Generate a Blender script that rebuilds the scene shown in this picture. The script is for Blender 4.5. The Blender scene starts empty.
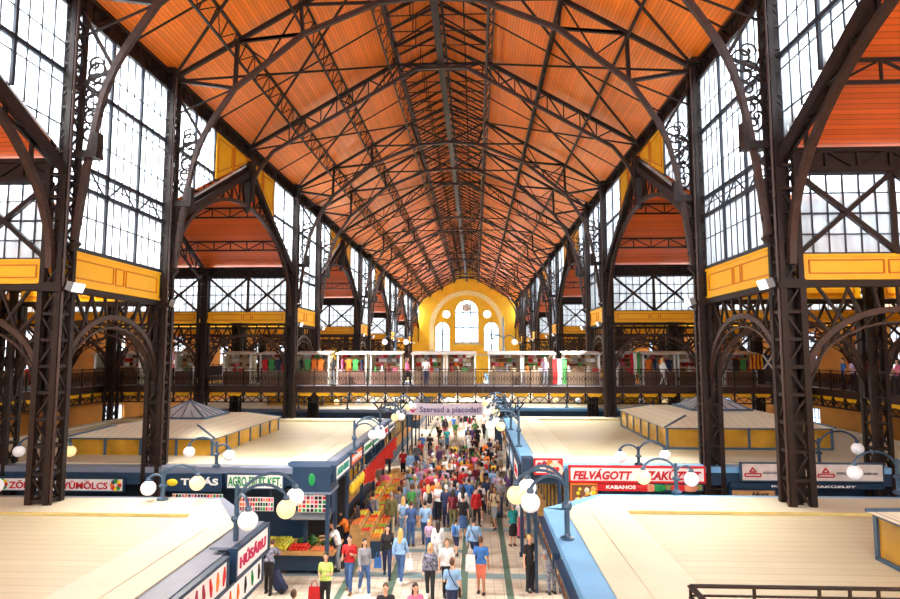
import bpy, math, random
from mathutils import Vector, Matrix
random.seed(7)
PI = math.pi
# ------------------------------------------------------------------ camera, world, exposure
H = 7.6                      # eye height above the hall floor
PITCH, YAW, F = 0.0896, 0.0417, 600.0
sc = bpy.context.scene
cd = bpy.data.cameras.new('camera'); cam = bpy.data.objects.new('camera', cd)
sc.collection.objects.link(cam); sc.camera = cam
cam.location = (0, 0, H); cam.rotation_euler = (PI/2 + PITCH, 0, YAW)
cd.lens = 24.0; cd.sensor_width = 36.0; cd.clip_start = 0.1; cd.clip_end = 2000
sc.view_settings.view_transform = 'Standard'; sc.view_settings.look = 'None'
sc.view_settings.gamma = 1.0; sc.view_settings.use_curve_mapping = False
sc.view_settings.exposure = 2.38
w = bpy.data.worlds.new('sky'); sc.world = w; w.use_nodes = True
nt = w.node_tree; bg = nt.nodes['Background']
tc = nt.nodes.new('ShaderNodeTexCoord'); sx = nt.nodes.new('ShaderNodeSeparateXYZ')
rp = nt.nodes.new('ShaderNodeValToRGB')
nt.links.new(tc.outputs['Generated'], sx.inputs[0]); nt.links.new(sx.outputs['Z'], rp.inputs[0])
rp.color_ramp.elements[0].position = 0.0; rp.color_ramp.elements[0].color = (0.56, 0.66, 0.80, 1)
rp.color_ramp.elements[1].position = 0.30; rp.color_ramp.elements[1].color = (0.95, 0.98, 1.0, 1)
nt.links.new(rp.outputs[0], bg.inputs[0]); bg.inputs[1].default_value = 1.6
sd = bpy.data.lights.new('sun', 'SUN'); sun = bpy.data.objects.new('sun', sd); sc.collection.objects.link(sun)
sd.energy = 5.0; sd.angle = 0.15; sd.color = (1, .95, .86); sun.rotation_euler = Vector((.50, .22, -.84)).to_track_quat('-Z', 'Y').to_euler()

CX, HW = -1.6, 9.42           # nave centre line and half width
NB, WB = 5.3, 15.0           # narrow and wide bay
Y1 = 15.3
YS = []
for k in range(5): YS += [Y1 + k*(NB+WB), Y1 + k*(NB+WB) + NB]
YEND = YS[-1] + WB
A2, A3, AW = 14.8, 20.3, 26.5  # aisle column rows and outer wall, from the centre line
ROOFZ = {-1: 3.8, 1: 3.95}
ORD = ['nearest', 'second', 'third', 'fourth', 'fifth', 'sixth', 'seventh', 'eighth', 'ninth', 'tenth', 'eleventh', 'twelfth',
       'thirteenth', 'fourteenth', 'fifteenth', 'sixteenth', 'seventeenth', 'eighteenth', 'nineteenth', 'twentieth',
       'twenty-first', 'twenty-second', 'twenty-third', 'twenty-fourth']
SN = {-1: 'left', 1: 'right'}

VIEW = Matrix.Rotation(YAW, 3, 'Z') @ Matrix.Rotation(PI/2+PITCH, 3, 'X')
def ray(x, y):
    u = Vector(((x-450)/F, -(y-299.5)/F, -1.0))
    return VIEW @ u
def onz(x, y, z=0.0):
    d = ray(x, y); t = (z-H)/d.z; return Vector((d.x*t, d.y*t, z))
def ony(x, y, Y):
    d = ray(x, y); t = Y/d.y; return Vector((d.x*t, Y, H+d.z*t))

# ------------------------------------------------------------------ materials
def lin(c): return tuple(((v/255)/12.92 if v/255 <= .04045 else ((v/255+.055)/1.055)**2.4) for v in c)
MATS = {}
def mat(name, rgb, rough=.6, metal=0., var=.12, scale=3., emit=0., bump=0., spec=.5):
    if name in MATS: return MATS[name]
    m = bpy.data.materials.new(name); m.use_nodes = True; t = m.node_tree; b = t.nodes['Principled BSDF']
    c = lin(rgb); b.inputs['Roughness'].default_value = rough; b.inputs['Metallic'].default_value = metal
    b.inputs['Specular IOR Level'].default_value = spec
    co = t.nodes.new('ShaderNodeTexCoord'); n = t.nodes.new('ShaderNodeTexNoise'); n.inputs['Scale'].default_value = scale
    n.inputs['Detail'].default_value = 4
    t.links.new(co.outputs['Object'], n.inputs['Vector'])
    r = t.nodes.new('ShaderNodeValToRGB')
    r.color_ramp.elements[0].position = .3; r.color_ramp.elements[1].position = .7
    r.color_ramp.elements[0].color = tuple(v*(1-var) for v in c) + (1,)
    r.color_ramp.elements[1].color = tuple(min(1, v*(1+var)) for v in c) + (1,)
    t.links.new(n.outputs['Fac'], r.inputs[0]); t.links.new(r.outputs[0], b.inputs['Base Color'])
    if bump:
        bp = t.nodes.new('ShaderNodeBump'); bp.inputs['Strength'].default_value = bump; bp.inputs['Distance'].default_value = .02
        t.links.new(n.outputs['Fac'], bp.inputs['Height']); t.links.new(bp.outputs[0], b.inputs['Normal'])
    if emit:
        b.inputs['Emission Color'].default_value = c + (1,); b.inputs['Emission Strength'].default_value = emit
    MATS[name] = m; return m
def planks(name, rgb, axis, width, dark=.55, rough=.45, var=.10, stain=.18, spec=.5, dup2=None):
    """boards running across `axis` with a dark groove between them"""
    m = bpy.data.materials.new(name); m.use_nodes = True; t = m.node_tree; b = t.nodes['Principled BSDF']
    N = t.nodes.new; L = t.links.new
    co = N('ShaderNodeTexCoord'); s = N('ShaderNodeSeparateXYZ'); L(co.outputs['Object'], s.inputs[0])
    def M(op, a, b_=None):
        n = N('ShaderNodeMath'); n.operation = op
        for i, v in enumerate((a, b_)):
            if v is None: continue
            if isinstance(v, (int, float)): n.inputs[i].default_value = v
            else: L(v, n.inputs[i])
        return n.outputs[0]
    u = M('DIVIDE', s.outputs[axis], width); fr = M('FRACT', u); fl = M('FLOOR', u)
    groove = M('LESS_THAN', fr, .14)
    wn = N('ShaderNodeTexWhiteNoise'); wn.noise_dimensions = '1D'; L(fl, wn.inputs['W'])
    no = N('ShaderNodeTexNoise'); no.inputs['Scale'].default_value = .6; no.inputs['Detail'].default_value = 5
    L(co.outputs['Object'], no.inputs['Vector'])
    f = M('SUBTRACT', 1.0, M('MULTIPLY', groove, 1-dark))
    f = M('MULTIPLY', f, M('ADD', 1-var, M('MULTIPLY', wn.outputs[0], 2*var)))
    f = M('MULTIPLY', f, M('ADD', 1-stain, M('MULTIPLY', no.outputs['Fac'], 2*stain)))
    mx = N('ShaderNodeVectorMath'); mx.operation = 'SCALE'; mx.inputs[0].default_value = lin(rgb); L(f, mx.inputs['Scale'])
    L(mx.outputs[0], b.inputs['Base Color']); b.inputs['Roughness'].default_value = rough; b.inputs['Specular IOR Level'].default_value = spec
    bp = N('ShaderNodeBump'); bp.inputs['Strength'].default_value = .4; bp.inputs['Distance'].default_value = .01
    L(M('SUBTRACT', 1.0, groove), bp.inputs['Height']); L(bp.outputs[0], b.inputs['Normal'])
    MATS[name] = m; return m
def glassmat(name, tint, gloss=.05, rough=.05, frost=.35):
    """ribbed window glass: partly see-through, partly frosted"""
    m = bpy.data.materials.new(name); m.use_nodes = True; t = m.node_tree; t.nodes.remove(t.nodes['Principled BSDF'])
    N = t.nodes.new; L = t.links.new
    out = t.nodes['Material Output']; tr = N('ShaderNodeBsdfTransparent'); gl = N('ShaderNodeBsdfGlossy'); tl = N('ShaderNodeBsdfTranslucent')
    m1 = N('ShaderNodeMixShader'); m2 = N('ShaderNodeMixShader'); gl.inputs['Roughness'].default_value = rough
    co = N('ShaderNodeTexCoord'); mp = N('ShaderNodeMapping'); n = N('ShaderNodeTexNoise')
    mp.inputs['Scale'].default_value = (3.5, 3.5, .35); n.inputs['Scale'].default_value = 1.6; n.inputs['Detail'].default_value = 3
    r = N('ShaderNodeValToRGB'); r.color_ramp.elements[0].position = .35; r.color_ramp.elements[1].position = .62
    r.color_ramp.elements[0].color = tuple(v*.80 for v in tint) + (1,); r.color_ramp.elements[1].color = tuple(tint) + (1,)
    L(co.outputs['Object'], mp.inputs[0]); L(mp.outputs[0], n.inputs['Vector']); L(n.outputs['Fac'], r.inputs[0])
    L(r.outputs[0], tr.inputs[0]); L(r.outputs[0], tl.inputs[0])
    m1.inputs[0].default_value = frost; m2.inputs[0].default_value = gloss
    L(tr.outputs[0], m1.inputs[1]); L(tl.outputs[0], m1.inputs[2])
    L(m1.outputs[0], m2.inputs[1]); L(gl.outputs[0], m2.inputs[2]); L(m2.outputs[0], out.inputs[0])
    MATS[name] = m; return m
IRON = mat('iron', (36, 23, 19), .5, .1, .3, 5, bump=.2, spec=.35)
IRON2 = mat('iron_light', (62, 43, 37), .42, .15, .25, 5, spec=.4)
BAR = mat('glazing_bar', (48, 52, 64), .5, .2, .1)
ORANGE_Y = planks('roof_boards', (244, 126, 28), 0, .12, .55, .34, .10, .22)
ORANGE_X = planks('side_roof_boards', (228, 104, 34), 1, .14, .5, .4, .12, .2)
YEL = mat('yellow_panel', (243, 182, 18), .45, 0, .05, 1.2)
YELD = mat('yellow_moulding', (202, 118, 10), .5, 0, .06)
WYEL = mat('yellow_wall', (252, 196, 48), .7, 0, .08, .8)
OCHRE = mat('ochre_wall', (206, 130, 34), .7, 0, .12, .8)
CREAM = mat('cream', (206, 202, 178), .55, 0, .05, 1.)
ROOFB = planks('roof_panel_boards', (196, 190, 160), 1, .30, .86, .5, .03, .10)
GLASS = glassmat('window_glass', (.93, .97, 1.0))
AMBER = mat('amber_glass', (176, 132, 42), .18, 0, .45, 1.1)
SKYL = mat('skylight_glass', (190, 198, 206), .12, .1, .1)
NAVY = mat('navy_paint', (32, 58, 86), .42, 0, .1)
STEEL = mat('blue_steel', (58, 84, 108), .38, .1, .08)
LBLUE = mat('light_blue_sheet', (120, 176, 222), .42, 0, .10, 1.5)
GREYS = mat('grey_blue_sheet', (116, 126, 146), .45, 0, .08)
WHITE = mat('white_board', (240, 240, 240), .5, 0, .03)
RED = mat('red_paint', (206, 28, 36), .5, 0, .05)
GREEN = mat('green_paint', (24, 146, 70), .5, 0, .05)
GREY = mat('grey_paint', (120, 124, 130), .5)
DARK = mat('dark_interior', (34, 30, 32), .8)
BROWN = mat('brown_wood', (120, 76, 44), .6, 0, .2)
WOOD = mat('pale_wood', (196, 150, 90), .6, 0, .2)

# ------------------------------------------------------------------ mesh builder
class MB:
    def __init__(s): s.v = []; s.f = []; s.mi = []
    def add(s, vs, fs, mi=0):
        n = len(s.v); s.v += [tuple(v) for v in vs]; s.f += [tuple(i+n for i in f) for f in fs]; s.mi += [mi]*len(fs); return s
    def box(s, x0, y0, z0, x1, y1, z1, mi=0):
        x0, x1 = min(x0, x1), max(x0, x1); y0, y1 = min(y0, y1), max(y0, y1); z0, z1 = min(z0, z1), max(z0, z1)
        return s.add([(x0,y0,z0),(x1,y0,z0),(x1,y1,z0),(x0,y1,z0),(x0,y0,z1),(x1,y0,z1),(x1,y1,z1),(x0,y1,z1)],
              [(0,3,2,1),(4,5,6,7),(0,1,5,4),(1,2,6,5),(2,3,7,6),(3,0,4,7)], mi)
    def bar(s, p, q, a, b=None, mi=0):
        p = Vector(p); q = Vector(q); b = b or a; d = q-p
        if d.length < 1e-6: return s
        d.normalize(); up = Vector((0,0,1)) if abs(d.z) < .95 else Vector((0,1,0))
        r = d.cross(up).normalized(); u = r.cross(d)
        r = r*(a/2); u = u*(b/2)
        vs = [p-r-u, p+r-u, p+r+u, p-r+u, q-r-u, q+r-u, q+r+u, q-r+u]
        return s.add(vs, [(0,1,2,3),(7,6,5,4),(4,5,1,0),(5,6,2,1),(6,7,3,2),(7,4,0,3)], mi)
    def path(s, pts, a, b=None, mi=0):
        for i in range(len(pts)-1): s.bar(pts[i], pts[i+1], a, b, mi)
        return s
    def tube(s, pts, r, n=8, mi=0, cap=True):
        pts = [Vector(p) for p in pts]; m = len(pts); rs = r if isinstance(r, (list, tuple)) else [r]*m
        base = len(s.v); prev = None
        for i, p in enumerate(pts):
            d = (pts[min(i+1, m-1)]-pts[max(i-1, 0)]).normalized()
            if prev is None:
                ref = Vector((0,0,1)) if abs(d.z) < .9 else Vector((1,0,0)); a = d.cross(ref).normalized()
            else: a = (prev - d*prev.dot(d)).normalized()
            prev = a; b = d.cross(a)
            for k in range(n):
                t = 2*PI*k/n; s.v.append(tuple(p + (a*math.cos(t)+b*math.sin(t))*rs[i]))
        for i in range(m-1):
            for k in range(n):
                a0 = base+i*n+k; a1 = base+i*n+(k+1) % n
                s.f.append((a0, a1, a1+n, a0+n)); s.mi.append(mi)
        if cap:
            s.f.append(tuple(base+k for k in reversed(range(n)))); s.mi.append(mi)
            s.f.append(tuple(base+(m-1)*n+k for k in range(n))); s.mi.append(mi)
        return s
    def lathe(s, c, prof, n=12, mi=0, sx=1, sy=1):
        c = Vector(c); base = len(s.v); m = len(prof)
        for (r, z) in prof:
            for k in range(n):
                t = 2*PI*k/n; s.v.append((c.x+r*math.cos(t)*sx, c.y+r*math.sin(t)*sy, c.z+z))
        for i in range(m-1):
            for k in range(n):
                a0 = base+i*n+k; a1 = base+i*n+(k+1) % n
                s.f.append((a0, a1, a1+n, a0+n)); s.mi.append(mi)
        s.f.append(tuple(base+k for k in reversed(range(n)))); s.mi.append(mi)
        s.f.append(tuple(base+(m-1)*n+k for k in range(n))); s.mi.append(mi)
        return s
    def ball(s, c, r, n=10, mi=0, sx=1, sy=1, sz=1):
        m = max(5, n//2+1)
        return s.lathe(c, [(max(r*math.sin(PI*i/m), r*.02), -r*sz*math.cos(PI*i/m)) for i in range(m+1)], n, mi, sx, sy)
    def cap(s, p, q, r1, r2, n=10):
        p = Vector(p); q = Vector(q); d = (q-p)
        L = d.length or 1e-4; d = d/L; pts = []; rs = []
        for t in (-.95, -.6, 0): pts.append(p + d*(t*r1)); rs.append(r1*math.sqrt(1-t*t))
        for t in (0, .6, .95): pts.append(q + d*(t*r2)); rs.append(r2*math.sqrt(1-t*t))
        return s.tube(pts, rs, n)
    def prism(s, pts, ax, a, b, mi=0):
        """2-D outline extruded along axis ax ('x','y','z') from a to b"""
        n = len(pts)
        def P(u, v, w_): return {'x': (w_, u, v), 'y': (u, w_, v), 'z': (u, v, w_)}[ax]
        vs = [P(u, v, a) for u, v in pts] + [P(u, v, b) for u, v in pts]
        fs = [tuple(range(n))[::-1], tuple(range(n, 2*n))] + [(i, (i+1) % n, (i+1) % n+n, i+n) for i in range(n)]
        return s.add(vs, fs, mi)
    def mesh(s, name, mats, smooth=False):
        me = bpy.data.meshes.new(name); me.from_pydata(s.v, [], s.f)
        for m in (mats if isinstance(mats, (list, tuple)) else [mats]): me.materials.append(m)
        me.polygons.foreach_set('material_index', s.mi)
        if smooth: me.polygons.foreach_set('use_smooth', [True]*len(s.f))
        me.update(); return me
    def build(s, name, mats, parent=None, smooth=False, loc=(0,0,0)):
        o = bpy.data.objects.new(name, s.mesh(name, mats, smooth)); sc.collection.objects.link(o); o.location = loc
        if parent: o.parent = parent
        return o
def fixn(o):
    import bmesh
    b = bmesh.new(); b.from_mesh(o.data); bmesh.ops.recalc_face_normals(b, faces=b.faces); b.to_mesh(o.data); b.free(); return o
def tag(o, label=None, cat=None, group=None, kind=None):
    if label: o['label'] = label
    if cat: o['category'] = cat
    if group: o['group'] = group
    if kind: o['kind'] = kind
    return o
def empty(name, loc=(0,0,0), rz=0):
    o = bpy.data.objects.new(name, None); sc.collection.objects.link(o); o.location = loc; o.rotation_euler = (0,0,rz)
    o.empty_display_size = .1; return o
KIDS = {}
def kids(o): return [c for c in KIDCACHE.get(o, [])]
KIDCACHE = {}
def proto(o):
    """remember a thing's parts so that copies need no scene search"""
    KIDCACHE[o] = [c for c in bpy.data.objects if c.parent == o]
    for c in KIDCACHE[o]: proto(c)
    return o
def dup(o, loc=None, rz=None, scale=None, label=None, group=None, cat=None, parent=None, slots=None):
    c = o.copy(); sc.collection.objects.link(c)
    if loc is not None: c.location = loc
    if rz is not None: c.rotation_euler = (0,0,rz)
    if scale is not None: c.scale = scale if isinstance(scale, (tuple, list)) else (scale,)*3
    if label: c['label'] = label
    if group: c['group'] = group
    if cat: c['category'] = cat
    c.parent = parent
    nm = o.name.split('.')[0]
    if slots and nm in slots and o.data: c.material_slots[0].link = 'OBJECT'; c.material_slots[0].material = slots[nm]
    for ch in KIDCACHE.get(o, []): dup(ch, parent=c, slots=slots)
    return c
class Rep:
    """first call moves the prototype itself, later calls copy it"""
    def __init__(s, o): s.o = proto(o); s.used = False
    def put(s, loc, rz=0, scale=None, label=None, group=None, slots=None):
        if not s.used and not slots:
            s.used = True; o = s.o; o.location = loc; o.rotation_euler = (0,0,rz)
            if scale is not None: o.scale = scale if isinstance(scale, (tuple, list)) else (scale,)*3
            if label: o['label'] = label
            if group: o['group'] = group
            return o
        return dup(s.o, loc, rz, scale, label, group, slots=slots)
    def drop(s):
        if s.used: return
        def rm(o):
            for c in KIDCACHE.get(o, []): rm(c)
            bpy.data.objects.remove(o)
        rm(s.o)
# lettering ---------------------------------------------------------
def text_mesh(txt, wd, ht, depth=.015, shear=0., bold=.0):
    cu = bpy.data.curves.new('lettering', 'FONT'); cu.body = txt; cu.size = 1; cu.extrude = .02; cu.shear = shear; cu.offset = bold
    cu.resolution_u = 3
    o = bpy.data.objects.new('lettering', cu); sc.collection.objects.link(o)
    dg = bpy.context.evaluated_depsgraph_get(); dg.update()
    me = bpy.data.meshes.new_from_object(o.evaluated_get(dg)); bpy.data.objects.remove(o)
    xs = [v.co.x for v in me.vertices]; ys = [v.co.y for v in me.vertices]
    x0, x1, y0, y1 = min(xs), max(xs), min(ys), max(ys)
    for v in me.vertices:
        v.co = Vector(((v.co.x-x0)/(x1-x0)*wd - wd/2, (v.co.y-y0)/(y1-y0)*ht - ht/2, v.co.z/.02*depth/2))
    return me
def lettering(txt, wd, ht, m, parent, loc, face='front', shear=0., bold=.01):
    """face: 'front' looks to the camera (-y), '+x' / '-x' look into the aisle"""
    me = text_mesh(txt, wd, ht, .02, shear, bold); me.materials.clear(); me.materials.append(m)
    o = bpy.data.objects.new('lettering', me); sc.collection.objects.link(o); o.parent = parent; o.location = loc
    o.rotation_euler = {'front': (PI/2, 0, 0), '+x': (PI/2, 0, PI/2), '-x': (PI/2, 0, -PI/2)}[face]
    return o
# ================================================================== THE SETTING
# floor ------------------------------------------------------------
def floor_material():
    m = bpy.data.materials.new('floor_tiles'); m.use_nodes = True; t = m.node_tree; b = t.nodes['Principled BSDF']
    N = t.nodes.new; L = t.links.new
    co = N('ShaderNodeTexCoord'); s = N('ShaderNodeSeparateXYZ'); L(co.outputs['Object'], s.inputs[0])
    def M(op, a, b_=None):
        n = N('ShaderNodeMath'); n.operation = op
        for i, v in enumerate((a, b_)):
            if v is None: continue
            if isinstance(v, (int, float)): n.inputs[i].default_value = v
            else: L(v, n.inputs[i])
        return n.outputs[0]
    X, Y = s.outputs[0], s.outputs[1]
    def band(v, c, h): return M('LESS_THAN', M('ABSOLUTE', M('SUBTRACT', v, c)), h)
    g = M('MAXIMUM', M('MAXIMUM', band(X, -4.33, .11), band(X, 1.08, .11)), M('MAXIMUM', band(X, -2.80, .13), band(X, -.40, .13)))
    fy = M('MULTIPLY', M('FRACT', M('DIVIDE', M('ADD', Y, .55), 2.7)), 2.7)
    cross = M('MULTIPLY', M('LESS_THAN', fy, .36), M('LESS_THAN', M('ABSOLUTE', M('SUBTRACT', X, -1.6)), 1.2))
    cross2 = M('MULTIPLY', M('LESS_THAN', M('MULTIPLY', M('FRACT', M('DIVIDE', M('ADD', Y, .5), 5.4)), 5.4), .5), M('LESS_THAN', M('ABSOLUTE', M('SUBTRACT', X, -1.6)), 5.0))
    tile = N('ShaderNodeTexBrick'); tile.offset = 0.; tile.inputs['Scale'].default_value = 1.0
    tile.inputs['Brick Width'].default_value = .3; tile.inputs['Row Height'].default_value = .3; tile.inputs['Mortar Size'].default_value = .012
    tile.inputs['Color1'].default_value = lin((228, 218, 200)) + (1,); tile.inputs['Color2'].default_value = lin((216, 202, 182)) + (1,)
    tile.inputs['Mortar'].default_value = lin((186, 172, 154)) + (1,)
    L(co.outputs['Object'], tile.inputs['Vector'])
    def mix(f, a, c):
        n = N('ShaderNodeMix'); n.data_type = 'RGBA'; L(f, n.inputs[0]); L(a, n.inputs[6]); n.inputs[7].default_value = lin(c) + (1,); return n.outputs[2]
    c = mix(cross2, tile.outputs[0], (146, 170, 176)); c = mix(cross, c, (126, 150, 150)); c = mix(g, c, (96, 122, 108))
    L(c, b.inputs['Base Color']); b.inputs['Roughness'].default_value = .38
    return m
XL, XR = CX-AW, CX+AW
tag(MB().box(XL-.4, -7, -.3, XR+.4, YEND+.5, 0).build('floor', floor_material()), kind='structure')

# nave roof --------------------------------------------------------
EZ = H+10.25; SL = .585                     # eaves height and slope
RO = 2.3                                  # monitor half width
RZ = EZ + SL*(HW-RO)
YA = -7.0
mb = MB()
for s in (-1, 1):
    p = [(s*(HW+.35), EZ-.2), (s*RO, RZ), (s*RO, RZ+.16), (s*(HW+.35), EZ-.02)]
    mb.prism(p if s < 0 else p[::-1], 'y', YA, YEND+.3)
o = fixn(mb.build('ceiling', ORANGE_Y, loc=(CX,0,0))); tag(o, kind='structure')
mb = MB()                                 # raised monitor along the ridge
for s in (-1, 1):
    p = [(s*(RO+.25), RZ+.95), (0, RZ+2.15), (0, RZ+2.3), (s*(RO+.25), RZ+1.1)]
    mb.prism(p if s < 0 else p[::-1], 'y', YA, YEND+.3)
o = fixn(mb.build('ceiling', ORANGE_Y, loc=(CX,0,0))); tag(o, kind='structure')
WN = [0]
def winname(): WN[0] += 1; return 'window_%d' % WN[0]
for s in (-1, 1):
    r = MB()
    y = YA
    while y < YEND: r.box(-.03, y, RZ, .03, y+.09, RZ+1.0); y += 1.25
    r.box(-.05, YA, RZ+.88, .05, YEND, RZ+1.0); r.box(-.05, YA, RZ+.0, .05, YEND, RZ+.70)
    o = r.build(winname(), IRON, loc=(CX+s*RO, 0, 0)); tag(o, kind='structure')
    MB().box(-.01, YA, RZ+.7, .01, YEND, RZ+.9).build('pane', GLASS, o)

# lattice helper ---------------------------------------------------
def lattice(mb, a0, a1, b0, b1, n, ch, web, post=True, x=False):
    a0, a1, b0, b1 = map(Vector, (a0, a1, b0, b1))
    mb.bar(a0, a1, ch); mb.bar(b0, b1, ch)
    for i in range(n):
        t0, t1 = i/n, (i+1)/n
        p0 = a0.lerp(a1, t0); p1 = a0.lerp(a1, t1); q0 = b0.lerp(b1, t0); q1 = b0.lerp(b1, t1)
        if i % 2 == 0 or x: mb.bar(p0, q1, web)
        if i % 2 == 1 or x: mb.bar(q0, p1, web)
        if post: mb.bar(p1, q1, web)
    return mb

# glazed areas in a wall plane x = const ----------------------------
def glazing_x(y0, y1, zlow, ztop, vmain, vstep, hmain, hstep):
    """window frame and pane in the plane x = 0; zlow is a function of y"""
    f = MB(); n = max(1, round((y1-y0)/vstep))
    for k in range(n+1):
        y = y0+(y1-y0)*k/n
        w_ = .035
        if any(abs(y-v) < vstep/2 for v in vmain): w_ = .10
        f.box(-w_*.7, y-w_/2, zlow(y), w_*.7, y+w_/2, ztop)
    z = ztop
    def clip(z):
        ys = [y0+(y1-y0)*i/60 for i in range(61)]; ok = [y for y in ys if zlow(y) <= z+1e-6]
        return (min(ok), max(ok)) if len(ok) > 1 else None
    zz = ztop-hstep
    while zz > min(zlow(y0), zlow(y1)):
        c = clip(zz)
        if c: f.box(-.02, c[0], zz-.015, .02, c[1], zz+.015)
        zz -= hstep
    for zz, th in hmain:
        c = clip(zz)
        if c: f.box(-.07, c[0], zz-th/2, .07, c[1], zz+th/2)
    pane = MB(); pts = [(y0, zlow(y0)), (y1, zlow(y1)), (y1, ztop), (y0, ztop)]
    if abs(ztop-zlow(y1)) < .01: pts = [(y0, zlow(y0)), (y1, ztop), (y0, ztop)]
    pane.prism(pts, 'x', -.006, .006)
    return f, pane
def place_window(fm, pm, loc, sy=1):
    o = bpy.data.objects.new(winname(), fm); sc.collection.objects.link(o); o.location = loc; o.scale = (1, sy, 1); tag(o, kind='structure')
    p = bpy.data.objects.new('pane', pm); sc.collection.objects.link(p); p.parent = o
    return o
# narrow bay windows
CS = .24                                   # half width of a column's upper shaft
f, p = glazing_x(CS, NB-CS, lambda y: 2.9, 9.45, [1.85, 3.45], .40, [(4.62, .12), (5.22, .12), (7.55, .13)], 1.12)
for k in range(9):                         # little braces between the two transoms
    y = CS+.2+k*.55
for a in ((.3, 4.62, 1.05, 5.22), (1.05, 5.22, 1.8, 4.62), (1.9, 4.62, 2.65, 5.22), (2.65, 5.22, 3.4, 4.62), (3.5, 4.62, 4.25, 5.22), (4.25, 5.22, 5.0, 4.62)):
    f.bar((0, a[0], a[1]), (0, a[2], a[3]), .05)
f.box(-.08, CS, 2.78, .08, NB-CS, 2.92)
nwf, nwp = f.mesh('window', BAR), p.mesh('pane', GLASS)
# wide bay: glazing beside each column, down to the gable
GZ0, GZ1 = 4.95, 8.95
YW = 3.75
gl = lambda y: GZ0+.35+(GZ1-GZ0)*y/(WB/2)
f, p = glazing_x(CS, YW, gl, 9.45, [1.9], .42, [(7.55, .13)], 1.12)
f.box(-.06, YW-.06, gl(YW), .06, YW+.04, 9.45)
twf, twp = f.mesh('window', BAR), p.mesh('pane', GLASS)
WIDE = [Y1-WB+k*(NB+WB) for k in range(6)]
NARR = [Y1+k*(NB+WB) for k in range(5)]
for s in (-1, 1):
    for k, y in enumerate(NARR): place_window(nwf, nwp, (CX+s*HW, y, H))
    place_window(nwf, nwp, (CX+s*HW, WIDE[0]-NB, H))
    for y in WIDE:
        place_window(twf, twp, (CX+s*HW, y, H)); place_window(twf, twp, (CX+s*HW, y+WB, H), -1)
# windows over the low bays, plane y = const, per aisle bay
def xz_window(width):
    f = MB(); n = 12
    for k in range(n+1):
        x = width*k/n; w_ = .12 if k in (0, 6, 12) else .03
        f.box(x-w_/2, -.03, 2.46, x+w_/2, .03, 4.58)
    for z, t in ((2.48, .1), (2.99, .03), (3.52, .05), (4.05, .03), (4.56, .1)): f.box(0, -.03, z-t/2, width, .03, z+t/2)
    return f.mesh('window', BAR), MB().box(0, -.006, 2.48, width, .006, 4.56).mesh('pane', GLASS)
BAYS = [(HW+.3, A2-.3), (A2+.3, A3-.3), (A3+.3, AW)]
BW = A2-HW-.6
xwf, xwp = xz_window(BW)
for s in (-1, 1):
    for y in YS:
        for (o0, o1) in BAYS:
            q = place_window(xwf, xwp, (CX+s*o0 if s > 0 else CX-o0-(o1-o0), y, H)); q.scale = ((o1-o0)/BW, 1, 1)
# side halls: boarded gable roofs over the wide bays, low yellow ceilings over the narrow ones
mb = MB()
for s in (-1, 1):
    for y in WIDE:
        m = y+WB/2; a, b = CX+s*(HW+.2), CX+s*(AW+.3)
        for t in (-1, 1):
            pr = [(m+t*(WB/2+.3), H+5.15), (m, H+9.15), (m, H+9.3), (m+t*(WB/2+.3), H+5.3)]
            mb.prism(pr, 'x', a, b)
tag(fixn(mb.build('ceiling', ORANGE_X)), kind='structure')
ZINC = mat('pale_roofing', (222, 226, 232), .6, 0, .05)
mb = MB()
for s in (-1, 1):
    for y in WIDE:
        m = y+WB/2; a, b = CX+s*(HW+.2), CX+s*(AW+.3)
        for t in (-1, 1): mb.prism([(m+t*(WB/2+.3), H+5.32), (m, H+9.32), (m, H+9.4), (m+t*(WB/2+.3), H+5.4)], 'x', a, b)
    for y in NARR+[WIDE[0]-NB]: mb.box(CX+s*(HW+.1), y+.3, H+2.43, CX+s*AW, y+NB-.3, H+2.5)
tag(fixn(mb.build('ceiling', ZINC)), kind='structure')
mb = MB()
for s in (-1, 1):
    for y in NARR+[WIDE[0]-NB]: mb.box(CX+s*(HW+.1), y+.3, H+2.25, CX+s*AW, y+NB-.3, H+2.42)
tag(mb.build('ceiling', YEL), kind='structure')
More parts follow.
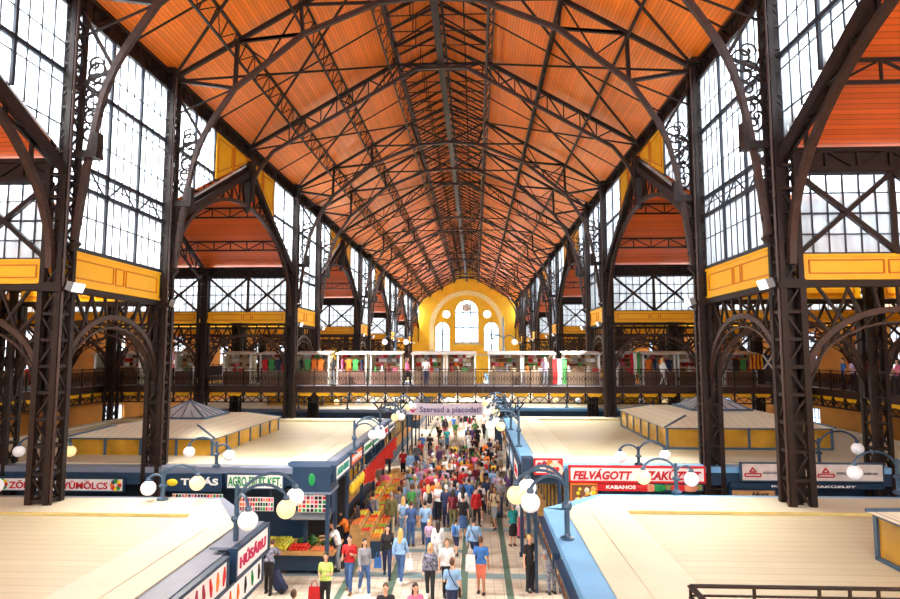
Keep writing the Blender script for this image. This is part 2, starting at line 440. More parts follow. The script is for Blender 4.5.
# outer side walls with rows of windows ------------------------------
def outer_wall(s):
    mb = MB(); X0, X1 = CX+s*AW, CX+s*(AW+.4); fr = []
    y = -7.0; edges = []
    while y < YEND: edges.append(y); y += 5.075
    for i, y0 in enumerate(edges):
        y1 = min(y0+5.075, YEND)
        if i % 3 != 1: mb.box(X0, y0, .9, X1, y1, 3.6)
        if i % 2: mb.box(X0, y0, 6.4, X1, y1, 9.2)
        mb.box(X0, y0, 0, X1, y1, .9); mb.box(X0, y0, 3.6, X1, y1, 6.4); mb.box(X0, y0, 9.2, X1, y1, H+5.2)
        for z0, z1 in ((.9, 3.6), (6.4, 9.2)):
            if (z0 < 1 and i % 3 != 1) or (z0 > 1 and i % 2): continue
            mb.box(X0, y0, z0, X1, y0+1.3, z1); mb.box(X0, y0+3.8, z0, X1, y1, z1); fr.append((y0+1.3, y0+3.8, z0, z1))
    tag(mb.build('wall_%s' % SN[s], OCHRE), kind='structure')
    a = fr[0]; f = MB(); wd = a[1]-a[0]
    for k in range(6): f.box(-.03, wd*k/5-.025, 0, .03, wd*k/5+.025, 2.8)
    for k in range(5): f.box(-.03, 0, .69*k-.02, .03, wd, .69*k+.02)
    fm = f.mesh('window', BAR); pm = MB().box(-.005, 0, 0, .005, wd, 2.75).mesh('pane', GLASS)
    for (y0, y1, z0, z1) in fr:
        q = place_window(fm, pm, (CX+s*(AW+.2), y0, z0)); q.scale = (1, 1, (z1-z0)/2.8)
    gb = MB()                                              # glazed gable ends of the side halls
    for y in WIDE:
        gb.prism([(y, H+5.2), (y+WB, H+5.2), (y+WB/2, H+9.2)], 'x', CX+s*(AW+.05), CX+s*(AW+.3))
    tag(fixn(gb.build('wall_%s' % SN[s], OCHRE)), kind='structure')
for s in (-1, 1): outer_wall(s)
# far end wall -------------------------------------------------------
def arch_pts(c, hw, z0, zs, n=16, rise=None):
    rise = rise or hw
    return [(c+hw, z0), (c+hw, zs)] + [(c+hw*math.cos(PI*i/n), zs+rise*math.sin(PI*i/n)) for i in range(1, n)] + [(c-hw, zs), (c-hw, z0)]
def end_wall():
    import bmesh
    # wall outline with holes: strips between the window openings
    ops = [(0, 2.26, 2.1, 8.1, 2.3), (-4.75, 1.45, .4, 4.6, 1.5), (4.75, 1.45, .4, 4.6, 1.5)]
    holes = [arch_pts(c, hw, z0, zs, 14, r) for c, hw, z0, zs, r in ops]
    for c in (-3.97, 3.97): holes.append([(c+.8*math.cos(2*PI*i/16), 7.6+.8*math.sin(2*PI*i/16)) for i in range(16)])
    bm = bmesh.new()
    roof = [(-AW, -H), (AW, -H), (AW, 5.2), (HW, 5.2), (HW, 10.2), (RO, RZ-H), (RO, RZ-H+1.0), (0, RZ-H+2.2), (-RO, RZ-H+1), (-RO, RZ-H), (-HW, 10.2), (-HW, 5.2), (-AW, 5.2)]
    def loop(pts):
        vs = [bm.verts.new((u, 0, v)) for u, v in pts]; return [bm.edges.new((vs[i], vs[(i+1) % len(vs)])) for i in range(len(vs))]
    ed = loop(roof)
    for h in holes: ed += loop(h)
    bmesh.ops.triangle_fill(bm, use_beauty=True, use_dissolve=False, edges=ed)
    r = bmesh.ops.extrude_face_region(bm, geom=bm.faces[:])
    for v in [g for g in r['geom'] if isinstance(g, bmesh.types.BMVert)]: v.co.y += .5
    bmesh.ops.recalc_face_normals(bm, faces=bm.faces)
    me = bpy.data.meshes.new('wall_back'); bm.to_mesh(me); bm.free(); me.materials.append(WYEL)
    o = bpy.data.objects.new('wall_back', me); sc.collection.objects.link(o); o.location = (CX, YEND, H); tag(o, kind='structure')
    for (c, hw, z0, zs, r), nv, hz in zip(ops, (2, 1, 1), ((5.0, 7.9), (3.6,), (3.6,))):
        f = MB(); pts = arch_pts(c, hw, z0, zs, 20, r)
        f.path([(u, 0, v) for u, v in pts] + [(pts[0][0], 0, pts[0][1])], .16, .16)
        for k in range(1, nv+1):
            x = c-hw+2*hw*k/(nv+1); f.box(x-.10, -.05, z0, x+.10, .05, zs+r*math.sqrt(max(0, 1-((x-c)/hw)**2)))
        for z in hz: f.box(c-hw, -.05, z-.10, c+hw, .05, z+.10)
        for k in range(1, 9):
            x = c-hw+2*hw*k/9; f.box(x-.03, -.02, z0, x+.03, .02, zs)
        w_ = f.build(winname(), BAR, loc=(CX, YEND+.1, H)); tag(w_, kind='structure')
        fixn(MB().prism(pts, 'y', -.01, .01).build('pane', GLASS, w_))
    for c in (-3.97, 3.97):
        f = MB(); ring = [(c+.8*math.cos(2*PI*i/16), 0, 7.6+.8*math.sin(2*PI*i/16)) for i in range(17)]; f.path(ring, .12)
        f.bar((c-.8, 0, 7.6), (c+.8, 0, 7.6), .04); f.bar((c, 0, 6.8), (c, 0, 8.4), .04)
        w_ = f.build(winname(), CREAM, loc=(CX, YEND+.1, H)); tag(w_, kind='structure')
        fixn(MB().prism([(p[0], p[2]) for p in ring[:-1]], 'y', -.01, .01).build('pane', GLASS, w_))
    # stone arch band round the windows
    f = MB(); n = 28; R0, R1 = 6.35, 7.25
    a = [(R0*math.cos(PI*i/n), 5.0+R0*math.sin(PI*i/n)) for i in range(n+1)]; b = [(R1*math.cos(PI*i/n), 5.0+R1*math.sin(PI*i/n)) for i in range(n+1)]
    a = [(R0, -1)]+a+[(-R0, -1)]; b = [(R1, -1)]+b+[(-R1, -1)]
    for i in range(len(a)-1): f.prism([a[i], b[i], b[i+1], a[i+1]], 'y', -.22, 0)
    tag(fixn(f.build('trim_1', mat('arch_stone', (250, 226, 164), .6), loc=(CX, YEND, H))), kind='structure')
    f = MB(); f.box(-2.7, -.2, 1.7, 2.7, 0, 2.05); f.box(-HW, -.3, -.35, HW, 0, -.1)
    tag(f.build('trim_2', CREAM, loc=(CX, YEND, H)), kind='structure')
    c = MB(); c.lathe((0,0,0), [(.74, -.05), (.8, 0), (.74, .06)], 24); c = c.build('wall_clock', mat('brass', (170, 140, 70), .35, .6), smooth=True)
    c.rotation_euler = (PI/2, 0, 0); c.location = (CX, YEND-.02, H+8.9)
    fa = MB().lathe((0,0,.06), [(.62, 0), (.62, .01)], 24).build('dial', WHITE, c)
    hd = MB().bar((0,0,.08), (.0,.45,.08), .05).bar((0,0,.08), (.3,-.1,.08), .06).build('hand', DARK, c)
    tag(c, 'round brass clock in the middle arched window of the far yellow wall', 'clock')
end_wall()

# ================================================================== IRONWORK
def shaft(mb, s, z0, z1, post=.15, web=.055, step=.7, core=True):
    for x in (-1, 1):
        for y in (-1, 1): mb.box(x*s-post/2, y*s-post/2, z0, x*s+post/2, y*s+post/2, z1)
    n = max(1, round((z1-z0)/step)); st = (z1-z0)/n
    for i in range(n):
        a, b = z0+i*st, z0+(i+1)*st
        for (p, q) in (((-s,-s),(s,-s)), ((s,-s),(s,s)), ((s,s),(-s,s)), ((-s,s),(-s,-s))):
            mb.bar((p[0], p[1], a), (q[0], q[1], a), web*1.5)
            if i % 2: p, q = q, p
            mb.bar((p[0], p[1], a), (q[0], q[1], b), web)
    if core: mb.box(-.09, -.09, z0, .09, .09, z1)
def make_column(side):
    r = empty('iron_column')
    tag(r, 'dark brown riveted iron lattice column', 'column')
    s = .235; lo = MB(); shaft(lo, s, .5, H+1.7); lo.build('lower_shaft', IRON, r)
    up = MB(); shaft(up, .225, H+1.7, H+10.2, .13, .045, .6); up.build('upper_shaft', IRON, r)
    b = MB(); b.box(-.5, -.5, 0, .5, .5, .35); b.box(-.42, -.42, .35, .42, .42, .5); b.build('base', IRON, r)
    c = MB()
    for z in (H+1.6, H+10.0): c.box(-.36, -.36, z, .36, .36, z+.14); c.box(-.3, -.3, z+.14, .3, .3, z+.24)
    c.build('collar', IRON, r)
    p = MB(); x = -side*(s+.1); p.tube([(x, -s-.02, .5), (x, -s-.02, H+9.9)], .035, 8)
    z = 1.0
    while z < H+9: p.tube([(x, -s-.02, z), (x, -s-.02, z+.09)], .05, 8); z += 1.5
    p.build('pipe', IRON2, r, smooth=False)
    k = MB()                                            # little spikes up the inner face
    z = H+2
    while z < H+9.8:
        k.bar((-side*.18, .18, z), (-side*.18, .34, z+.12), .04); k.bar((-side*.18, .18, z+.2), (-side*.18, .30, z+.2), .03); z += .38
    k.build('cresting', IRON, r)
    return r
for s in (-1, 1):
    R = Rep(make_column(s))
    for i, y in enumerate(YS):
        R.put((CX+s*HW, y, 0), label='%s dark iron lattice column from the camera on the %s side of the nave' % (ORD[i], SN[s]), group='columns along the %s side of the nave' % SN[s])
def aisle_column(ht):
    r = empty('aisle_column'); tag(r, 'dark iron lattice column', 'column')
    lo = MB(); shaft(lo, .24, .4, ht, .13, .05, .8); lo.build('shaft', IRON, r)
    MB().box(-.42, -.42, 0, .42, .42, .4).build('base', IRON, r)
    MB().box(-.38, -.38, ht-.15, .38, .38, ht).box(-.3, -.3, ht-.35, .3, .3, ht-.15).build('capital', IRON, r)
    return r
R = Rep(aisle_column(H+5.1))
for s in (-1, 1):
    for off, nm in ((A2, 'middle'), (A3, 'outer')):
        for i, y in enumerate(YS):
            R.put((CX+s*off, y, 0), label='%s iron column from the camera in the %s row of the %s aisle' % (ORD[i], nm, SN[s]), group='columns in the %s row of the %s aisle' % (nm, SN[s]))

# roof trusses -------------------------------------------------------
def scroll(mb, c, r, turns=1.5, w_=.03, flip=1, plane='xz', a0=0):
    pts = []
    for i in range(22):
        t = i/21; a = a0+flip*t*turns*2*PI; rr = r*(1-.8*t)
        u, v = rr*math.cos(a), rr*math.sin(a)
        pts.append((c[0]+u, c[1], c[2]+v) if plane == 'xz' else (c[0], c[1]+u, c[2]+v))
    mb.path(pts, w_)
def smooth_path(P, n=6):
    out = []
    for i in range(len(P)-1):
        p0 = P[max(i-1, 0)]; p1 = P[i]; p2 = P[i+1]; p3 = P[min(i+2, len(P)-1)]
        for k in range(n):
            t = k/n
            out.append(tuple(.5*((2*p1[j])+(-p0[j]+p2[j])*t+(2*p0[j]-5*p1[j]+4*p2[j]-p3[j])*t*t+(-p0[j]+3*p1[j]-3*p2[j]+p3[j])*t**3) for j in range(2)))
    out.append(tuple(P[-1])); return out
zr = lambda o_: 10.13+SL*(HW-o_)-.22       # underside of the boarding, above eye height
def make_truss_a():
    r = empty('arched_roof_truss'); tag(r, 'dark iron roof truss with a light arched rib', 'roof truss')
    t = MB()
    for s in (-1, 1): t.bar((s*HW, 0, zr(HW)), (s*RO, 0, zr(RO)), .13, .15); t.bar((s*RO, 0, zr(RO)), (0, 0, zr(RO)+.9), .08)
    t.build('top_chord', IRON, r)
    N = [(9.02, 3.0), (8.68, 5.7), (8.18, 7.7), (7.05, 9.55), (4.6, 11.55), (1.8, 12.7), (0, 12.85)]
    a = MB()
    half = smooth_path(N[:4], 5) + N[4:]
    for s in (-1, 1): a.path([(s*u, 0, v) for u, v in half], .14, .17)
    a.build('arched_rib', IRON2, r)
    wb = MB()
    for s in (-1, 1):
        Pk = [(9.3, 9.9), (7.0, zr(7.0)), (4.7, zr(4.7)), (2.3, zr(2.3))]
        def B(p, q, w_=.09): wb.bar((s*p[0], 0, p[1]), (s*q[0], 0, q[1]), w_)
        B(N[3], Pk[0], .12); B(N[3], Pk[1], .13); B(N[4], Pk[1], .10); B(N[4], Pk[2], .13); B(N[5], Pk[2], .09); B(N[5], Pk[3], .12); B(N[6], Pk[3], .08)
        B(N[2], (9.3, 9.6), .09); B(N[2], (9.3, 7.2), .07); B(N[3], (9.2, 8.6), .05)
        B((N[4][0], N[4][1]), (7.0, zr(7)-.02), .1); B((5.9, 10.55), (7.0, zr(7)), .05); B((5.9, 10.55), (4.7, zr(4.7)), .05)
    wb.build('web', IRON, r)
    for s in (-1, 1):
        b = MB(); random.seed(3)
        for i, z in enumerate((5.9, 6.35, 6.8, 7.25, 7.65)):
            inner = 8.1+.45*(7.7-z)/2; c = (inner+9.05)/2; rr = (9.05-inner)/2*.9
            scroll(b, (s*c, 0, z), rr, 1.3, .05, 1 if i % 2 else -1); scroll(b, (s*(c+.12), 0, z+.2), rr*.55, 1.2, .042, -1 if i % 2 else 1)
        b.bar((s*9.05, 0, 3.0), (s*9.05, 0, 7.8), .04)
        b.box(s*8.45, -.16, 5.2, s*9.1, .16, 5.35); b.box(s*8.45, -.13, 5.35, s*8.62, .13, 5.9)
        for z in (3.4, 3.9, 4.4): scroll(b, (s*8.98, 0, z), .14, 1.2, .03)
        b.box(s*8.55, -.11, 5.35, s*9.1, .11, 5.42); b.bar((s*8.9, 0, 2.95), (s*9.1, 0, 2.75), .14)
        b.build('scroll_bracket', IRON, r)
    return r
def make_truss_b():
    r = empty('lattice_roof_truss'); tag(r, 'shallow iron lattice roof truss', 'roof truss')
    t = MB()
    for s in (-1, 1): t.bar((s*HW, 0, zr(HW)), (s*RO, 0, zr(RO)), .15, .17)
    t.bar((-RO, 0, zr(RO)), (RO, 0, zr(RO)), .1)
    t.build('top_chord', IRON, r)
    a = MB(); low = smooth_path([(9.2, 7.3), (9.02, 8.6), (8.2, 9.8)], 5) + [(1.25, 13.85), (0, 13.9)]
    for s in (-1, 1): a.path([(s*u, 0, v) for u, v in low], .13, .15)
    a.build('bottom_chord', IRON2, r)
    wb = MB()
    for s in (-1, 1):
        n = 9
        for i in range(n):
            o0 = 8.2-(8.2-1.25)*i/n; o1 = 8.2-(8.2-1.25)*(i+1)/n; l0 = 9.8+(13.85-9.8)*i/n; l1 = 9.8+(13.85-9.8)*(i+1)/n
            u0 = zr(max(o0, RO)); u1 = zr(max(o1, RO))
            if i % 2: wb.bar((s*o0, 0, l0), (s*o1, 0, u1), .06)
            else: wb.bar((s*o0, 0, u0), (s*o1, 0, l1), .06)
            wb.bar((s*o1, 0, l1), (s*o1, 0, u1), .05)
        wb.bar((s*RO, 0, zr(RO)), (0, 0, 13.9), .06); wb.bar((s*9.3, 0, 9.9), (s*9.0, 0, 8.6), .06)
        wb.bar((s*RO, 0, zr(RO)), (s*RO, 0, zr(RO)+1.1), .12); wb.bar((s*RO, 0, zr(RO)+.9), (0, 0, zr(RO)+2.1), .12)
    wb.build('web', IRON, r)
    return r
RA = Rep(make_truss_a())
for i, y in enumerate(YS):
    RA.put((CX, y, H), label='%s arched iron roof truss from the camera, springing from a pair of columns' % ORD[i], group='arched trusses of the nave roof')
RB = Rep(make_truss_b())
YB = [y+WB/2 for y in WIDE]
for i, y in enumerate(YB):
    RB.put((CX, y, H), label='%s shallow lattice truss from the camera, over the peak of a side gable' % ORD[i], group='lattice trusses between the arches')
# boarding above the nave windows and the wall behind the camera
for s in (-1, 1):
    m = MB().box(-.05, YA, H+9.42, .12, YEND, H+10.25) if s > 0 else MB().box(-.12, YA, H+9.42, .05, YEND, H+10.25)
    tag(m.build('wall_%s' % SN[s], IRON, loc=(CX+s*(HW+.12), 0, 0)), kind='structure')
m = MB().box(XL, YA-.4, 0, XR, YA, H+1.8)
for k in range(15): x = XL+(XR-XL)*k/14; m.box(x-.3, YA-.35, H+1.8, x+.3, YA-.05, H+(16.2-.59*abs(x-CX) if abs(x-CX) < HW else 5.2))
tag(m.build('wall_front', WYEL), kind='structure')
# purlins, eaves girders, ridge
PN = {7.0: 'lowest', 4.7: 'middle', 2.3: 'highest'}
for s in (-1, 1):
    for off in (7.0, 4.7, 2.3):
        z1 = H+zr(off)+.12; z0 = z1-.62; m = MB()
        lattice(m, (-.14, YA, z0), (-.14, YEND, z0), (.14, YA, z1), (.14, YEND, z1), 150, .08, .036, True)
        o = m.build('lattice_purlin', IRON if off > 3 else IRON2, loc=(CX+s*off, 0, 0))
        tag(o, '%s long lattice purlin on the %s slope of the orange nave roof' % (PN[off], SN[s]), 'purlin')
    m = MB(); lattice(m, (0, YA, H+9.5), (0, YEND, H+9.5), (0, YA, H+10.15), (0, YEND, H+10.15), 160, .13, .05, True)
    m.box(-.1, YA, H+9.42, .1, YEND, H+9.5)
    tag(m.build('eaves_girder', IRON, loc=(CX+s*HW, 0, 0)), 'long lattice girder under the %s eaves above the nave windows' % SN[s], 'girder')
m = MB()
for x in (-.12, .12): m.box(x-.06, YA, RZ+1.45, x+.06, YEND, RZ+1.62)
m.box(-.16, YA, zr(0)*0+H+14.0, .16, YEND, H+14.12)
y = YA
while y < YEND: m.bar((0, y, H+14.1), (0, y, RZ+1.5), .07); y += 3.4
tag(m.build('ridge_girder', IRON, loc=(CX, 0, 0)), 'long iron girder hanging under the ridge of the nave roof', 'girder')
# rafters of the monitor
def make_rafter():
    r = empty('monitor_rafter'); tag(r, 'thin iron rafter pair', 'rafter')
    m = MB()
    for s in (-1, 1): m.bar((s*RO, 0, RZ+.92), (0, 0, RZ+2.05), .09); m.bar((s*RO, 0, RZ+.05), (0, 0, RZ+1.5), .055)
    m.build('rafter', IRON, r); t = MB(); t.bar((-RO, 0, RZ+.05), (RO, 0, RZ+.05), .04)
    for s in (-1, 1): t.bar((s*RO*.5, 0, RZ+.05), (s*RO*.5, 0, RZ+1.4), .04)
    t.build('tie', IRON, r); return r
RR = Rep(make_rafter()); y = 8.0; i = 0
while y < YEND-1:
    if all(abs(y-q) > .4 for q in YB): RR.put((CX, y, 0), label='thin iron rafter pair in the raised ridge of the nave roof', group='rafters of the raised ridge')
    y += 1.27
# crossed wind braces on the slopes
def make_brace(L):
    r = empty('roof_brace'); tag(r, 'crossed thin rods', 'brace'); m = MB()
    a, b = (HW, zr(HW)-.05), (RO, zr(RO)-.05); mid = ((HW+RO)/2, (zr(HW)+zr(RO))/2-.05)
    for s in (-1, 1):
        MB().bar((s*a[0], 0, a[1]), (s*b[0], L, b[1]), .075).build('rod', IRON, r); MB().bar((s*b[0], 0, b[1]), (s*a[0], L, a[1]), .075).build('rod', IRON, r)
        MB().bar((s*a[0], L/2, a[1]), (s*b[0], L/2, b[1]), .05).build('rod', IRON, r)
    return r
segs = sorted([YA]+YS+YB+[YEND])
SP = {}
for i in range(len(segs)-1):
    L = segs[i+1]-segs[i]; k = round(L, 1)
    if k not in SP: SP[k] = Rep(make_brace(L))
    SP[k].put((CX, segs[i], H), label='crossed iron wind braces on the boarded roof slopes, %s set from the camera' % ORD[i], group='wind braces under the nave roof')

# gable arches of the wide bays, on the nave line ---------------------
def arch_z(t, z0, rise): return z0+rise*math.sqrt(max(0, 1-(2*t-1)**2))
def make_gable(s):
    r = empty('gable_arch'); tag(r, 'iron gable frame', 'gable arch')
    g = MB(); L = WB
    for t in (0, 1):
        y0 = CS if t == 0 else L-CS
        g.bar((0, y0, GZ0+.05), (0, L/2, GZ1+.05), .24, .26); g.bar((-s*.2, y0, GZ0-.15), (-s*.2, L/2, GZ1-.15), .08, .3)
    g.box(-.3, L/2-.28, GZ1-.75, .3, L/2+.28, GZ1+.3)
    g.build('gable_beam', IRON, r)
    a = MB(); n = 28; y0, y1 = .3, L-.3
    pts = [(0, y0+(y1-y0)*(1-math.cos(PI*i/n))/2, arch_z((1-math.cos(PI*i/n))/2, 2.2, 4.9)) for i in range(n+1)]
    a.path(pts, .17, .16); a.build('arch_rib', IRON2, r)
    wb = MB(); n = 16
    for i in range(1, n):
        y = y0+(y1-y0)*i/n; za = arch_z(i/n, 2.2, 4.9); zg = GZ0+(GZ1-GZ0)*(1-abs(y-L/2)/(L/2))-.1
        if zg > za+.1: wb.bar((0, y, za), (0, y, zg), .08)
        yn = y0+(y1-y0)*(i+1)/n; zb = GZ0+(GZ1-GZ0)*(1-abs(yn-L/2)/(L/2))-.1
        zan = arch_z((i+1)/n, 2.2, 4.9) if i+1 < n else 2.2
        if i < n//2: wb.bar((0, y, zg), (0, yn, zan), .06)
        elif i < n-1: wb.bar((0, y, za), (0, yn, zb), .06)
    for t in (.16, .84):
        y = y0+(y1-y0)*t; wb.bar((0, .3 if t < .5 else L-.3, 4.9), (0, y, arch_z(t, 2.2, 4.9)), .08)
    wb.build('web', IRON, r)
    dr = MB(); dr.lathe((0, L/2, 7.0), [(.05, -.25), (.16, -.05), (.2, .3), (.3, .9), (.3, 1.2)], 8); dr.build('pendant', IRON, r)
    return r
def make_spandrel(r):
    L = WB; b = MB(); q = MB()
    for t in (1, -1):
        ya, yb, yc = L/2-t*(L/2-YW-.1), L/2-t*1.9, L/2-t*.15
        g = lambda y: GZ1+.2-(GZ1-GZ0)*abs(y-L/2)/(L/2)
        for u, v in ((ya, yb), (yb, yc)):
            pts = [(u, g(u)+.15), (v, g(v)+.15), (v, 9.45), (u, 9.45)]
            m0 = sum(p[0] for p in pts)/4; z0 = sum(p[1] for p in pts)/4
            b.prism(pts, 'x', -.05, .05)
            ins = [(m0+(p[0]-m0)*.80, z0+(p[1]-z0)*.72) for p in pts]; ins.append(ins[0])
            for sx_ in (-.06, .06): q.path([(sx_, p[0], p[1]) for p in ins], .04)
            q.box(-.1, v-.05, g(v)+.1, .1, v+.05, 9.45)
    o = fixn(b.build('spandrel_panel', YEL, r)); o['label'] = 'yellow panels over the gable peak'; q.build('moulding', YELD, o); return r
for s in (-1, 1):
    RG = Rep(make_spandrel(make_gable(s)))
    for i, y in enumerate(WIDE):
        RG.put((CX+s*HW, y, H), label='%s iron gable arch from the camera opening to the %s side halls' % (ORD[i], SN[s]), group='gable arches on the %s of the nave' % SN[s])
# yellow panel with mouldings and arched girder -----------------------
def panel_things(axis, L, z0, z1, dz, nm):
    """axis 'y': runs along the nave; 'x': runs across an aisle"""
    def T(u, v, z): return (v, u, z) if axis == 'y' else (u, v, z)
    g = empty('arched_girder'); tag(g, 'arched iron girder', 'girder')
    b = MB(); p, q = T(0, -.06, z0), T(L, .06, z1); b.box(*p, *q); r = b.build('yellow_panel', YEL, g)
    m = MB(); h = z1-z0; e = .14*h/.9
    for (u0, u1) in ((.05, .43), (.455, .545), (.57, .95)):
        for v in (-.07, .07):
            c = [T(u0*L, v, z0+.24*h), T(u1*L, v, z0+.24*h), T(u1*L, v, z0+.78*h), T(u0*L, v, z0+.78*h)]; m.path(c+[c[0]], .035)
    m.build('moulding', YELD, r)
    n_ = MB(); p, q = T(0, -.1, z1-.05), T(L, .1, z1+.02); n_.box(*p, *q); p, q = T(0, -.1, z0-.02), T(L, .1, z0+.05); n_.box(*p, *q); n_.build('rail', YEL, r)
    t = MB(); t.bar(T(0, 0, z0-.12), T(L, 0, z0-.12), .22, .16); t.build('top_chord', IRON, g)
    a = MB(); n = 16; zs = z0-dz; rise = dz-.75
    P = [((1-math.cos(PI*i/n))/2, ) for i in range(n+1)]
    pts = [(p_[0]*L, zs+rise*math.sin(PI*i/n)) for i, p_ in enumerate(P)]
    a.path([T(u, 0, v) for u, v in pts], .13, .15)
    a.path([T(u, 0, v-.32) for u, v in pts], .05); a.build('arch_rib', IRON2, g)
    w_ = MB()
    for i in range(1, n):
        u, v = pts[i]; c = (L/2, zs-.3); d = (u-c[0], v-c[1]); k = (z0-.15-v)/max(.2, d[1])
        uu = min(max(u+d[0]*k, 0), L)
        zz = z0-.15 if 0 < uu < L else v+(d[1])*((uu-u)/d[0] if abs(d[0]) > .01 else 0)
        w_.bar(T(u, 0, v), T(uu, 0, min(zz, z0-.15)), .07)
        w_.bar(T(u, 0, v), T(pts[i-1][0], 0, pts[i-1][1]-.32), .035)
    for u0, u1 in ((0, .25), (1, .75)): w_.bar(T(u0*L, 0, zs-.2), T(u1*L, 0, z0-.2), .06)
    w_.bar(T(.0, 0, zs-.6), T(0, 0, z0), .12); w_.bar(T(L, 0, zs-.6), T(L, 0, z0), .12)
    w_.build('web', IRON, g)
    if axis == 'x':
        x = MB()
        for k in (0, 1):
            u0, u1 = k*L/2, (k+1)*L/2
            x.bar(T(u0, -.06, 2.5), T(u1, -.06, 4.55), .12); x.bar(T(u0, -.10, 4.55), T(u1, -.10, 2.5), .12)
        x.bar(T(L/2, 0, 2.45), T(L/2, 0, 4.6), .14); x.build('cross_brace', IRON, g)
        e_ = MB(); lattice(e_, T(0, -.05, 4.65), T(L, -.05, 4.65), T(0, -.05, 5.15), T(L, -.05, 5.15), 6, .12, .08); e_.box(*T(0, -.02, 4.6), *T(L, .04, 5.2)); e_.build('eaves_beam', IRON, g)
    return Rep(g)
GY = panel_things('y', NB-2*CS-.1, 1.85, 2.78, 2.7, '')
GX = panel_things('x', BW, 1.85, 2.46, 2.7, '')
BN = ['inner', 'middle', 'outer']
for s in (-1, 1):
    for i, y in enumerate(NARR):
        GY.put((CX+s*HW, y+CS+.05, H), label='yellow panel and arched girder under the %s tall nave window, %s side' % (ORD[i], SN[s]), group='arched girders under the nave panels')
    for i, y in enumerate(YS):
        for j, (o0, o1) in enumerate(BAYS):
            x = CX+s*o0 if s > 0 else CX-o1
            sc_ = ((o1-o0)/BW, 1, 1)
            GX.put((x, y, H), 0, sc_, label='girder with yellow panel, %s bay of %s aisle, %s column row' % (BN[j], SN[s], ORD[i]), group='arched girders across the aisles')
# lattice purlins and cross frames inside the side halls ----------------
def make_hall_frame():
    r = empty('side_hall_truss'); tag(r, 'iron frame', 'roof frame'); L = WB
    g = MB()
    for t in (0, 1):
        y0 = .0 if t == 0 else L
        g.bar((0, y0, 4.9), (0, L/2, 8.9), .16, .2); g.bar((0, y0, 4.1), (0, L/2, 7.6), .09)
    g.build('rafter', IRON, r); w_ = MB()
    for i in range(1, 12):
        y = L*i/12; k = 1-abs(y-L/2)/(L/2); w_.bar((0, y, 4.9+4*k), (0, y, 4.1+3.5*k), .06)
        yn = L*(i+1)/12; kn = 1-abs(yn-L/2)/(L/2)
        if i < 11: w_.bar((0, y, 4.9+4*k), (0, yn, 4.1+3.5*kn), .05)
    w_.build('web', IRON, r); return r
RH = Rep(make_hall_frame())
def make_hall_purlin():
    r = MB(); Lx = AW-HW
    lattice(r, (0, 0, 0), (Lx, 0, 0), (0, 0, .5), (Lx, 0, .5), 18, .08, .05)
    return Rep(tag(r.build('side_hall_purlin', IRON), 'lattice purlin', 'purlin'))
RP = make_hall_purlin()
for s in (-1, 1):
    for i, y in enumerate(WIDE):
        for j, off in enumerate((A2, A3)):
            RH.put((CX+s*off, y, H), label='iron roof frame over the %s column row in the %s side hall on the %s' % (('middle', 'outer')[j], ORD[i], SN[s]), group='frames in the side halls')
        for t, k, nm in ((-1, .33, 'lower near'), (-1, .66, 'upper near'), (1, .33, 'lower far'), (1, .66, 'upper far')):
            yy = y+WB/2+t*(WB/2)*(1-k)
            RP.put((CX+s*HW if s > 0 else CX-AW, yy, H+4.5+4*k), label='%s lattice purlin under the orange roof of the %s side hall on the %s' % (nm, ORD[i], SN[s]), group='purlins of the side halls')

# floodlights bolted to the nave columns, as in the hall
def make_flood(s):
    r = empty('floodlight'); tag(r, 'floodlight', 'floodlight')
    MB().box(-.02, -.05, -.3, .02, .05, .06).build('bracket', IRON, r)
    b = MB().add([(-s*.05,-.22,-.1), (-s*.05,.22,-.1), (-s*.12,.22,.12), (-s*.12,-.22,.12), (-s*.22,-.24,-.16), (-s*.22,.24,-.16), (-s*.30,.24,.08), (-s*.30,-.24,.08)], [(0,1,2,3), (7,6,5,4), (0,4,5,1), (1,5,6,2), (2,6,7,3), (3,7,4,0)]); fixn(b.build('housing', GREY, r))
    fixn(MB().add([(-s*.225,-.22,-.155), (-s*.225,.22,-.155), (-s*.305,.22,.07), (-s*.305,-.22,.07), (-s*.235,-.22,-.155), (-s*.235,.22,-.155), (-s*.315,.22,.07), (-s*.315,-.22,.07)], [(0,1,2,3), (7,6,5,4), (0,4,5,1), (1,5,6,2), (2,6,7,3), (3,7,4,0)]).build('lens', mat('flood_lens', (240, 244, 250), .2, emit=.4), r))
    return r
for s in (-1, 1):
    RF = Rep(make_flood(s))
    for i, y in enumerate(YS):
        x = CX+s*(HW-.38)
        RF.put((x, y-.1, H+1.75), label='%s floodlight from the camera bolted high on the %s nave columns' % (ORD[i], SN[s]), group='floodlights on the %s nave columns' % SN[s])
        ld = bpy.data.lights.new('flood_lamp', 'AREA'); ld.shape = 'RECTANGLE'; ld.size = .44; ld.size_y = .3; ld.energy = (70, 120)[i] if i < 2 else 165 if i < 6 else 480; ld.spread = math.radians(130); ld.color = (1, .93, .84)
        lo = bpy.data.objects.new('flood_lamp', ld); sc.collection.objects.link(lo); lo.location = (x-s*.34, y-.1, H+1.70)
        lo.rotation_euler = Vector((-s*.75, 0, -.66)).to_track_quat('-Z', 'Y').to_euler()
